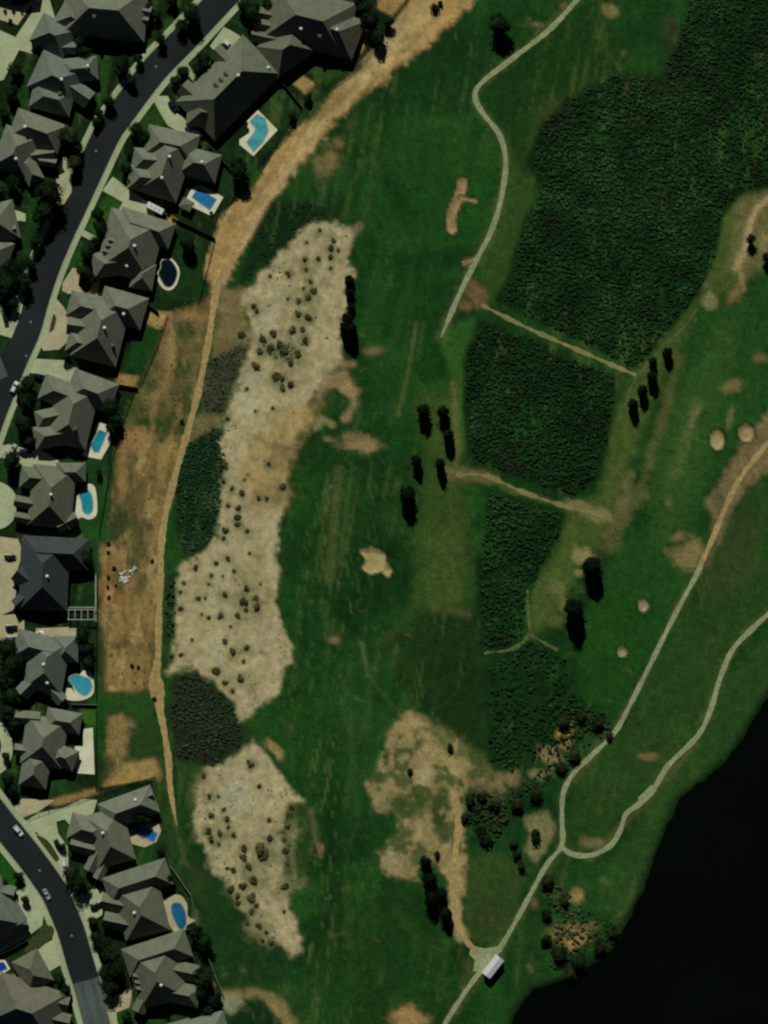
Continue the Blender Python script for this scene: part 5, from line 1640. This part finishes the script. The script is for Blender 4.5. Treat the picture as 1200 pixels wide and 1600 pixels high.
pool('turquoise bent pool behind the dormered house', [(403, 172), (434, 203), (396, 244), (374, 226), (374, 218), (389, 208), (390, 203), (381, 190)],
     [(402, 179), (414, 186), (419, 204), (410, 222), (396, 237), (386, 222), (398, 208), (400, 200), (391, 190)], TURQ, 'turquoise', step_at=(388, 224))
pool('rectangular blue pool on a cream deck', [(318, 290), (349, 308), (332, 338), (306, 326), (288, 318), (296, 300), (304, 291)], [(309, 294), (338, 312), (328, 328), (300, 308)], BLUE, 'blue', step_at=(314, 320))
pool('dark kidney pond in a pale ring', [(254, 404), (268, 404), (280, 420), (279, 436), (272, 450), (262, 454), (252, 448), (246, 436), (246, 424), (253, 420), (252, 412)],
     [(253, 408), (266, 407), (276, 422), (275, 435), (268, 447), (259, 447), (252, 437), (248, 427), (252, 418)], NAVY, 'navy', sm_w=True, sm_d=True)
pool('turquoise lap pool on a wedge shaped deck', [(158, 655), (168, 664), (174, 690), (158, 718), (128, 712), (136, 692), (148, 690), (152, 672)], [(155, 672), (167, 676), (154, 706), (147, 706), (142, 696)], TEAL, 'teal', step_at=(158, 674))
pool('teal kidney pool with a round spa end', [(136, 756), (146, 758), (150, 768), (152, 790), (150, 806), (138, 812), (128, 808), (118, 812), (114, 800), (116, 776), (126, 774), (132, 764)],
     [(130, 766), (139, 768), (144, 780), (144, 798), (137, 803), (130, 798), (128, 784), (124, 772)], TEAL, 'teal', sm_w=True, sm_d=True)
pool('bright cyan freeform pool with rock rim', [(130, 1048), (142, 1050), (147, 1070), (144, 1086), (128, 1094), (108, 1094), (98, 1086), (102, 1076), (112, 1076), (118, 1084), (112, 1066), (122, 1058)],
     [(130, 1058), (140, 1062), (143, 1076), (134, 1086), (124, 1082), (114, 1070), (108, 1060), (118, 1054)], (0.05, 0.40, 0.50), 'cyan', sm_w=True, sm_d=True)
pool('deep blue pool half shaded by the roof', [(202, 1296), (226, 1286), (248, 1286), (252, 1298), (244, 1316), (226, 1324), (204, 1318), (196, 1308)], [(204, 1296), (212, 1287), (246, 1302), (240, 1316)], (0.02, 0.19, 0.52), 'royal_blue', M_BEIGE)
pool('oval blue pool in a tan deck', [(258, 1402), (280, 1398), (292, 1412), (294, 1432), (306, 1438), (292, 1446), (288, 1458), (274, 1458), (262, 1442), (250, 1436), (246, 1422), (254, 1412)],
     [(270, 1412), (282, 1412), (290, 1428), (290, 1446), (282, 1452), (274, 1440), (268, 1424)], (0.02, 0.16, 0.30), 'mid_blue', M_BEIGE, sm_w=True, sm_d=True)
pool('royal blue pool cut by the left edge', [(-30, 1500), (8, 1500), (16, 1514), (-6, 1528), (-30, 1530)], [(-30, 1504), (6, 1504), (11, 1513), (-8, 1522), (-30, 1524)], DEEP, 'deep_blue', M_PALE)
pool('dark pool in the tan courtyard at the top left', [(8, -14), (52, -14), (50, 8), (30, 14), (16, 11)], [(14, -12), (48, -12), (46, 4), (32, 10), (20, 8)], NAVY, 'navy', M_BEIGE)

# poolside pavilion
pv = empty('pavilion', (wx(292), wy(320), 0), -math.radians(28))
tag(pv, 'small grey roofed pavilion beside the rectangular pool', 'pavilion')
for sx in (-1, 1):
    for sy in (-1, 1):
        part('post', box(-.1, .1, -.1, .1, 0, 2.6), M_FASCIA, pv, loc=(sx * 2.0, sy * 1.7, 0))
rf, wl, cp = block_geo(4.8, 4.2, 'hip', 2.6, .35)
part('roof', rf, roof_mat('shingles_olive', ROOF_COL['olive']), pv)

# pergola beside the slate house lawn
pg = empty('pergola', (wx(128), wy(960), 0), 0)
tag(pg, 'white garden pergola of open beams below the fenced lawn', 'pergola')
for x in (-5.0, -1.6, 1.8, 5.2):
    for y in (-1.9, 1.9):
        part('post', box(-.12, .12, -.12, .12, 0, 2.5), M_FASCIA, pg, loc=(x, y, 0))
for y in (-1.9, 1.9):
    part('beam', box(-5.6, 5.6, -.16, .16, 2.5, 2.75), M_FASCIA, pg, loc=(0, y, 0))
for k in range(5):
    part('rafter', box(-.13, .13, -2.3, 2.3, 2.76, 2.94), M_FASCIA, pg, loc=(-5.0 + k * 2.5, 0, 0))


# ------------------------------------------------------------------ fences and walls
M_IRON = simple('black_iron', (0.02, 0.02, 0.02), .5, .4, .1, 2.0)


def fence(label, pts, mat, hgt=1.8, th=.06, bay=12.0, cat='fence', cap=0.12, capmat=None, iron=False, group='garden fences', name='garden_fence'):
    root = empty(name, (0, 0, 0))
    tag(root, label, cat, group)
    if iron:
        mat, hgt, cap = M_IRON, 1.3, .05
    cache = {}
    for a, b2 in zip(pts[:-1], pts[1:]):
        a, b2 = np.array(a, float), np.array(b2, float)
        Ln = np.linalg.norm(b2 - a)
        n = max(1, int(round(Ln / bay)))
        ang = math.atan2(-(b2 - a)[1], (b2 - a)[0])
        w = Ln / n * S
        for k in range(n):
            p = a + (b2 - a) * (k + .5) / n
            z = hz(p[0], p[1])
            key = round(w, 3)
            if key not in cache:
                pv_ = box(-w / 2 + .06, w / 2 - .06, -th / 2, th / 2, .02, hgt - .08) if not iron else join(box(-w / 2, w / 2, -.02, .02, .15, .2), *[box(-w / 2 + (i + .5) * w / 20 - .012, -w / 2 + (i + .5) * w / 20 + .012, -.012, .012, .1, hgt) for i in range(20)])
                cache[key] = (mesh_data('panel', *pv_, mat),
                              mesh_data('cap_rail', *box(-w / 2, w / 2, -cap / 2, cap / 2, hgt - .08, hgt), capmat or mat),
                              mesh_data('post', *box(-.06, .06, -max(.07, th / 2 + .02), max(.07, th / 2 + .02), -.2, hgt + .05), mat))
            m1, m2, m3 = cache[key]
            link('panel', m1, root, (wx(p[0]), wy(p[1]), z), (0, 0, ang))
            link('cap_rail', m2, root, (wx(p[0]), wy(p[1]), z), (0, 0, ang))
            q = a + (b2 - a) * k / n
            link('post', m3, root, (wx(q[0]), wy(q[1]), z), (0, 0, ang))
    return root


fence('rear fence of the striped gable house', [(600, 58), (572, 92), (546, 116), (512, 140), (472, 168)], M_WOOD, iron=True)
fence('side fence between striped gable house and dormered house', [(424, 112), (450, 140), (472, 168)], M_WOOD)
fence('rear fence behind the turquoise pool', [(472, 168), (446, 216), (420, 236), (396, 266)], M_WOOD, iron=True)
fence('side fence between dormered house and rectangular pool house', [(326, 228), (352, 256), (382, 286)], M_WOOD)
fence('rear fence behind the rectangular pool', [(382, 290), (362, 312), (344, 340)], M_WOOD, iron=True)
fence('side fence above the kidney pond garden', [(268, 340), (300, 354), (336, 372)], M_WOOD)
fence('rear fence behind the kidney pond', [(336, 372), (324, 420), (310, 474)], M_WOOD, iron=True)
fence('side fence below the kidney pond garden', [(224, 470), (248, 488)], M_WOOD)
fence('rear fence of the crescent drive house', [(262, 492), (246, 540), (218, 604)], M_WOOD, iron=True)
fence('side fence above the wedge pool garden', [(170, 598), (216, 606)], M_WOOD)
fence('rear fence of the wedge pool house', [(210, 610), (190, 664), (176, 716)], M_WOOD, iron=True)
fence('rear fence beside the kidney pool lawn', [(174, 722), (164, 780), (154, 838)], M_WOOD, iron=True)
fence('white board fence around the slate house lawn', [(150, 892), (150, 972)], M_FASCIA, 1.5, .3, 10, capmat=M_FASCIA, cap=.5)
fence('white cross fence below the slate house lawn', [(106, 949), (148, 949)], M_FASCIA, 1.5, .25, 10, capmat=M_FASCIA, cap=.4)
fence('rear fence of the round deck pool garden', [(151, 980), (151, 1040), (151, 1098)], M_WOOD, iron=True)
fence('thin pale side fence below the round deck pool', [(112, 1100), (151, 1101)], M_STUCCO, 1.4)
fence('rear fence beside the white patio slab', [(151, 1106), (150, 1170), (150, 1236)], M_WOOD, iron=True)
fence('long masonry garden wall running to the street', [(44, 1278), (92, 1260), (150, 1241), (200, 1224), (242, 1214)], M_WALL, 2.1, .3, 16, 'wall', .4, M_STUCCO, 'garden walls', 'garden_wall')
fence('rear fence beside the deep blue pool', [(242, 1216), (252, 1270), (268, 1346)], M_WOOD, iron=True)
fence('pale topped rear fence beside the oval pool', [(266, 1352), (298, 1398), (312, 1450), (328, 1494)], M_STUCCO, 1.8, .12)
fence('pale topped rear fence of the lower dormered house', [(326, 1496), (338, 1528), (350, 1556)], M_STUCCO, 1.8, .12)
fence('side fence below the deep blue pool house', [(186, 1372), (226, 1356), (262, 1346)], M_WOOD)
fence('side fence below the oval pool house', [(230, 1470), (270, 1458), (312, 1448)], M_WOOD)
fence('side fence between funnel driveway and corner house', [(-20, 1500), (16, 1484), (44, 1468)], M_WOOD)
fence('alley fence beside the long driveway', [(88, 24), (110, 36), (128, 50)], M_WOOD)
fence('side fence of the pale roofed house', [(36, 170), (64, 184), (92, 198)], M_WOOD)


# ------------------------------------------------------------------ vehicles
def loft(stations):
    """stations: (x, half width, z low, z high, crown)"""
    V, F = [], []
    m_ = 8
    for x, hw, z0, z1, c in stations:
        V += [(x, -hw * .92, z0), (x, -hw, z0 + (z1 - z0) * .45), (x, -hw * .95, z1 - .04), (x, -hw * .8, z1 + c * .6), (x, hw * .8, z1 + c * .6), (x, hw * .95, z1 - .04), (x, hw, z0 + (z1 - z0) * .45), (x, hw * .92, z0)]
    n = len(stations)
    for k in range(n - 1):
        for i in range(m_):
            a, b2 = k * m_ + i, k * m_ + (i + 1) % m_
            F.append((a, b2, b2 + m_, a + m_))
    F.append(tuple(range(m_ - 1, -1, -1)))
    F.append(tuple((n - 1) * m_ + i for i in range(m_)))
    return V, F


def wheel_meshes():
    n = 14
    V, F = tube((0, -.11, 0), (0, .11, 0), .33, .33, n)
    ty = mesh_data('tyre', V, F, M_TYRE)
    V, F = tube((0, -.115, 0), (0, .115, 0), .2, .2, n)
    return ty, mesh_data('rim', V, F, M_RIM)


TY, RM = wheel_meshes()
CARM = {}


def car_meshes(kind):
    if kind in CARM:
        return CARM[kind]
    if kind == 'suv':
        body = loft([(-2.35, .78, .35, .85, 0), (-2.25, .9, .3, 1.0, .04), (-1.2, .95, .28, 1.05, .05), (.9, .95, .28, 1.05, .05), (1.9, .93, .3, .98, .05), (2.3, .84, .35, .85, .02), (2.4, .7, .4, .7, 0)])
        cabin = loft([(-2.15, .78, .95, 1.0, 0), (-1.85, .78, .95, 1.66, .02), (.2, .78, .95, 1.68, .03), (1.15, .80, .95, 1.04, 0)])
        roofp = loft([(-1.9, .66, 1.66, 1.72, .02), (-1.0, .68, 1.68, 1.75, .03), (.25, .62, 1.66, 1.72, .02)])
        top = None
    elif kind == 'pickup':
        body = join(loft([(-2.7, .85, .4, .85, 0), (-2.6, .95, .35, .9, .02), (-.6, .97, .32, .92, .02), (.9, .97, .32, 1.08, .05), (2.2, .94, .34, 1.02, .05), (2.65, .82, .4, .85, .02)]),
                    box(-2.65, -.5, .85, .95, .9, 1.12), box(-2.65, -.5, -.95, -.85, .9, 1.12), box(-2.7, -2.6, -.95, .95, .9, 1.12))
        cabin = loft([(-.45, .8, 1.0, 1.05, 0), (-.3, .8, 1.0, 1.7, .02), (.6, .8, 1.0, 1.7, .03), (1.35, .82, 1.0, 1.1, 0)])
        roofp = loft([(-.35, .68, 1.70, 1.76, .02), (.6, .66, 1.70, 1.76, .03)])
    else:
        body = loft([(-2.25, .72, .38, .75, 0), (-2.15, .84, .32, .88, .03), (-1.2, .89, .28, .92, .04), (.8, .89, .28, .92, .05), (1.8, .86, .3, .82, .05), (2.2, .76, .34, .70, .02), (2.28, .6, .4, .6, 0)])
        cabin = loft([(-1.75, .70, .85, .92, 0), (-1.15, .70, .85, 1.38, .02), (.05, .70, .85, 1.40, .03), (.95, .74, .85, .93, 0)])
        roofp = loft([(-1.2, .60, 1.38, 1.43, .02), (-.5, .62, 1.40, 1.45, .03), (.1, .58, 1.38, 1.43, .02)])
    CARM[kind] = (body, cabin, roofp)
    return CARM[kind]


def car(label, x, y, ang, col, cname, kind='sedan', z=.13):
    body, cabin, roofp = car_meshes(kind)
    root = empty('parked_car' if kind != 'pickup' else 'pickup_truck', (wx(x), wy(y), z), -math.radians(ang))
    tag(root, label, 'car' if kind != 'pickup' else 'truck', 'vehicles on streets and driveways')
    pm = simple('car_paint_' + cname, col, .3, .5, .04, 1.0)
    part('body', body, pm, root)
    part('cabin_glass', cabin, M_GLASS, root)
    part('roof_panel', roofp, pm, root)
    lx = {'suv': 2.36, 'pickup': 2.6, 'sedan': 2.2}[kind]
    for s in (-1, 1):
        part('headlight', box(-.06, .06, -.16, .16, -.08, .08), M_LAMP_W, root, loc=(lx - .04, s * .58, .68))
        part('tail_light', box(-.05, .05, -.14, .14, -.09, .09), M_LAMP_R, root, loc=(-lx + .02, s * .62, .72))
        part('mirror', box(-.08, .08, -.1, .1, -.06, .06), pm, root, loc=(.75, s * 1.0, .98))
        for wxp in (-1.4, 1.4):
            t = link('wheel', TY, root, (wxp, s * .82, .33))
            link('rim', RM, t, (0, 0, 0))
    return root


WHT, SIL, BLK, NVY, GRY = (.82, .82, .80), (.42, .44, .46), (.012, .013, .015), (.012, .02, .06), (.09, .10, .11)
car('white car on the dormered house driveway', 357, 70, 42, WHT, 'white', 'suv')
car('dark blue car beside the white one on the dormered house driveway', 350, 76, 42, NVY, 'navy')
car('pale silver car at the end of the bent driveway', 297, 202, 42, (.6, .62, .62), 'pale_silver', 'suv')
car('dark car in shade on the bent driveway', 270, 166, 55, NVY, 'navy', 'suv')
car('white car driving on the upper street near the side street', 23, 605, -64, WHT, 'white', 'suv', .05)
car('dark car on the pale driveway', 62, 588, 15, BLK, 'black', 'suv')
car('silver car half hidden by trees near the left edge', 20, 702, -60, SIL, 'silver')
car('dark blue car beside the silver one under the trees', 40, 706, 15, NVY, 'navy', 'suv')
car('black car on the beige forecourt of the slate house', 16, 870, 5, BLK, 'black')
car('upper black car on the paved forecourt', 18, 980, 4, BLK, 'black', 'suv')
car('lower dark grey car on the paved forecourt', 19, 998, 4, GRY, 'dark_grey', 'suv')
car('white pickup truck at the gable of the round deck pool house', 59, 991, -10, WHT, 'white', 'pickup')
car('white car driving on the lower street near the left edge', 29, 1298, 50, WHT, 'white', 'suv', .05)
car('silver car parked at the kerb of the lower street', 73, 1397, 62, SIL, 'silver', 'sedan', .05)
car('black car on the forked driveway', 91, 1320, 62, BLK, 'black', 'suv')
car('white car at the lower end of the forked driveway', 101, 1352, 80, WHT, 'white', 'suv')
car('black car on the small driveway of the oval pool house', 150, 1414, -15, BLK, 'black', 'suv')
car('dark green car on the hooked driveway', 9, 500, 75, (.012, .03, .02), 'dark_green')

# white trailer
tr = empty('travel_trailer', (wx(243), wy(326), .13), -math.radians(27))
tag(tr, 'long white travel trailer parked beside the wide driveway', 'trailer')
part('body', loft([(-3.6, 1.05, .5, 2.5, 0), (-3.5, 1.22, .45, 2.75, .04), (3.3, 1.22, .45, 2.75, .04), (3.65, 1.1, .55, 2.4, 0)]), simple('trailer_white', (.8, .8, .8), .5, .3, .04, .8), tr)
for sx in (-1.6, 0, 1.6):
    part('roof_hatch', box(-.3, .3, -.3, .3, 2.76, 2.9), M_FASCIA, tr, loc=(sx, .1, 0))
for s in (-1, 1):
    for u in (-.5, .4):
        t = link('wheel', TY, tr, (u, s * 1.1, .33))
        link('rim', RM, t)
    part('window', box(-.7, .7, -.02, .02, 1.5, 2.1), M_GLASS, tr, loc=(1.4, s * 1.235, 0))
part('hitch', join(tube((3.5, .6, .5), (4.6, 0, .5), .06, .05, 6), tube((3.5, -.6, .5), (4.6, 0, .5), .06, .05, 6)), M_RIM, tr)

# white shed on the golf course
sh = empty('shed', (wx(770), wy(1509), hz(770, 1509)), math.radians(52))
tag(sh, 'white roofed shed beside the cart path junction', 'shed')
Ls, Ws, e = 9.0, 4.0, 3.4
part('wall', box(-Ls / 2 + .3, Ls / 2 - .3, -Ws / 2 + .3, Ws / 2 - .3, -.3, e), M_WHITE, sh)
V = [(-Ls / 2, -Ws / 2, e), (Ls / 2, -Ws / 2, e), (Ls / 2, Ws / 2, e), (-Ls / 2, Ws / 2, e), (-Ls / 2, 0, e + .55), (Ls / 2, 0, e + .55)]
mr = simple('white_metal_roof', (.74, .76, .78), .55, .3, .05, .6)
part('roof', (V, [(0, 1, 5, 4), (2, 3, 4, 5), (1, 2, 5), (3, 0, 4), (3, 2, 1, 0)]), mr, sh)
for k in range(9):
    part('roof_seam', join(([(-.03, -Ws / 2, e + .01), (.03, -Ws / 2, e + .01), (.03, 0, e + .57), (-.03, 0, e + .57), (-.03, -Ws / 2, e + .06), (.03, -Ws / 2, e + .06), (.03, 0, e + .62), (-.03, 0, e + .62)],
                            [(4, 5, 6, 7), (0, 1, 5, 4), (1, 2, 6, 5), (3, 0, 4, 7)]),
                           ([(-.03, Ws / 2, e + .01), (.03, Ws / 2, e + .01), (.03, 0, e + .57), (-.03, 0, e + .57), (-.03, Ws / 2, e + .06), (.03, Ws / 2, e + .06), (.03, 0, e + .62), (-.03, 0, e + .62)],
                            [(7, 6, 5, 4), (4, 5, 1, 0), (5, 6, 2, 1), (7, 4, 0, 3)])), mr, sh, loc=(-4.0 + k, 0, 0))
part('door', box(-.06, .06, -.5, .5, 0, 2.1), M_DOOR, sh, loc=(Ls / 2 - .28, 0, 0))
for u in (-2.4, 0, 2.4):
    part('window', box(-.5, .5, -.05, .05, 1.3, 2.1), M_GLASS, sh, loc=(u, -Ws / 2 + .28, 0))

# white rubble heap on the dirt strip
rb = empty('rubble_heap', (wx(196), wy(901), hz(196, 901)))
tag(rb, 'heap of white broken rubble on the dirt strip', 'rubble')
rg = np.random.default_rng(9)
for k in range(34):
    if k < 26:
        a, q = rg.random() * 6.28, rg.random() ** .6
        x, y = -.3 + 2.1 * q * math.cos(a), -.6 + 2.6 * q * math.sin(a)
    else:
        x, y = 2.6 + rg.normal() * .9, 2.6 + rg.normal() * .8
    r_ = .35 + .5 * rg.random()
    V, F = blob(0, 0, .1, r_, r_ * .8, r_ * .6, rg, 1, .2)
    part('stone', (V, F), M_STONE, rb, loc=(x, y, .05))

# ------------------------------------------------------------------ garden trees
YARD = [(298, 24, 16), (284, 40, 10), (252, 62, 10), (190, 102, 13), (216, 92, 8), (205, 128, 9), (170, 158, 10), (156, 178, 8), (118, 258, 12), (82, 304, 20), (70, 334, 18), (88, 326, 11), (56, 378, 11), (68, 300, 12), (48, 412, 10),
        (26, 420, 16), (12, 446, 18), (36, 440, 14), (18, 474, 11), (6, 424, 12), (8, 180, 9), (24, 108, 11), (18, 146, 12), (132, 82, 11), (122, 66, 9), (148, 60, 8), (150, 28, 9), (230, 12, 9), (246, 24, 8), (270, 2, 10),
        (394, 24, 17), (380, 10, 12), (418, 8, 9), (318, 92, 13), (310, 108, 10), (288, 114, 10), (275, 128, 8), (214, 204, 12), (228, 216, 11), (238, 208, 9), (204, 238, 9), (198, 262, 11), (208, 282, 9), (154, 336, 10), (158, 358, 12),
        (150, 376, 8), (136, 394, 12), (132, 424, 12), (146, 436, 9), (114, 466, 7), (104, 556, 8), (46, 600, 13), (42, 628, 14), (38, 660, 14), (48, 690, 10), (18, 718, 15), (30, 610, 8), (176, 636, 14), (182, 656, 12), (174, 668, 10),
        (155, 738, 6), (374, 262, 16), (376, 282, 12), (294, 380, 13), (580, 34, 16), (592, 58, 13), (572, 14, 12), (560, -4, 12), (606, 34, 9), (482, 154, 7), (456, 182, 7), (134, 872, 13), (118, 866, 11), (130, 992, 13), (136, 1014, 11), (138, 1034, 9),
        (14, 1012, 16), (20, 1036, 17), (8, 1062, 14), (18, 1086, 15), (12, 1110, 13), (24, 1130, 11), (14, 1214, 11), (22, 1232, 9), (112, 1362, 12), (122, 1376, 14), (134, 1390, 8), (146, 1440, 8), (150, 1462, 10), (164, 1474, 13),
        (176, 1492, 15), (180, 1514, 16), (164, 1520, 12), (172, 1542, 13), (306, 1456, 12), (320, 1470, 13), (318, 1522, 16), (314, 1548, 13), (338, 1562, 11), (326, 1580, 9), (198, 1588, 9), (94, 1530, 10), (104, 1546, 10), (30, 1368, 8), (6, 1380, 8),
        (218, 1272, 12), (228, 1282, 9), (262, 1372, 10), (252, 1380, 9), (10, 1180, 7), (98, 1322, 6), (40, 1404, 7), (252, 1332, 7), (36, 206, 8), (110, 214, 15), (120, 232, 11), (0, 300, 12), (20, 288, 12), (150, 190, 8)]
OLIVES = {(110, 214), (24, 108), (118, 258), (112, 1362)}
labels = []
for x, y, r in YARD:
    short, hx, hy, _ = min(HOUSES, key=lambda q: (q[1] - x) ** 2 + (q[2] - y) ** 2)
    dx, dy = x - hx, y - hy
    if abs(dx) > 1.8 * abs(dy):
        w_ = 'right of' if dx > 0 else 'left of'
    elif abs(dy) > 1.8 * abs(dx):
        w_ = 'below' if dy > 0 else 'above'
    else:
        w_ = ('below' if dy > 0 else 'above') + (' and right of' if dx > 0 else ' and left of')
    size = 'small' if r < 9 else ('large' if r >= 14 else 'mid-sized')
    labels.append((f'{size} dark garden tree {w_} {short}'))
cnt = {}
for k, lb in enumerate(labels):
    cnt.setdefault(lb, []).append(k)
ORD = ['topmost', 'second', 'third', 'fourth', 'fifth', 'sixth']
for lb, ks in cnt.items():
    if len(ks) > 1:
        ks.sort(key=lambda k: YARD[k][1])
        for q, k in enumerate(ks):
            labels[k] = (('upper ' if q == 0 else 'lower ') if len(ks) == 2 else (ORD[q] + ' ')) + lb
for (x, y, r), lb in zip(YARD, labels):
    k = 'olive' if (x, y) in OLIVES else 'broad'
    plant('garden_tree', k, x, y, r * 1.15, lb, 'tree', 'garden trees', .9)
for x, y, r, lb in ((8, 18, 4, 'left bush in the tan courtyard at the top left'), (21, 17, 4, 'middle bush in the tan courtyard at the top left'), (35, 20, 3, 'right bush in the tan courtyard at the top left'), (17, 33, 5, 'brown bush at the lower rim of the tan courtyard'),
                    (134, 442, 8, 'dark bush on the angular forecourt'), (26, 1552, 4, 'brown bush on the bare yard of the corner house'), (18, 1563, 5, 'green bush on the bare yard of the corner house'), (203, 1329, 4, 'small bush below the deep blue pool'),
                    (33, 1059, 4, 'dark bush on the corner bed of the round deck pool house'), (330, 332, 4, 'bush at the lower corner of the rectangular pool deck'), (88, 1524, 8, 'dark bush on the lawn of the corner house')):
    plant('bush', 'bush', x, y, r, lb, 'bush', 'garden bushes', 1.2)
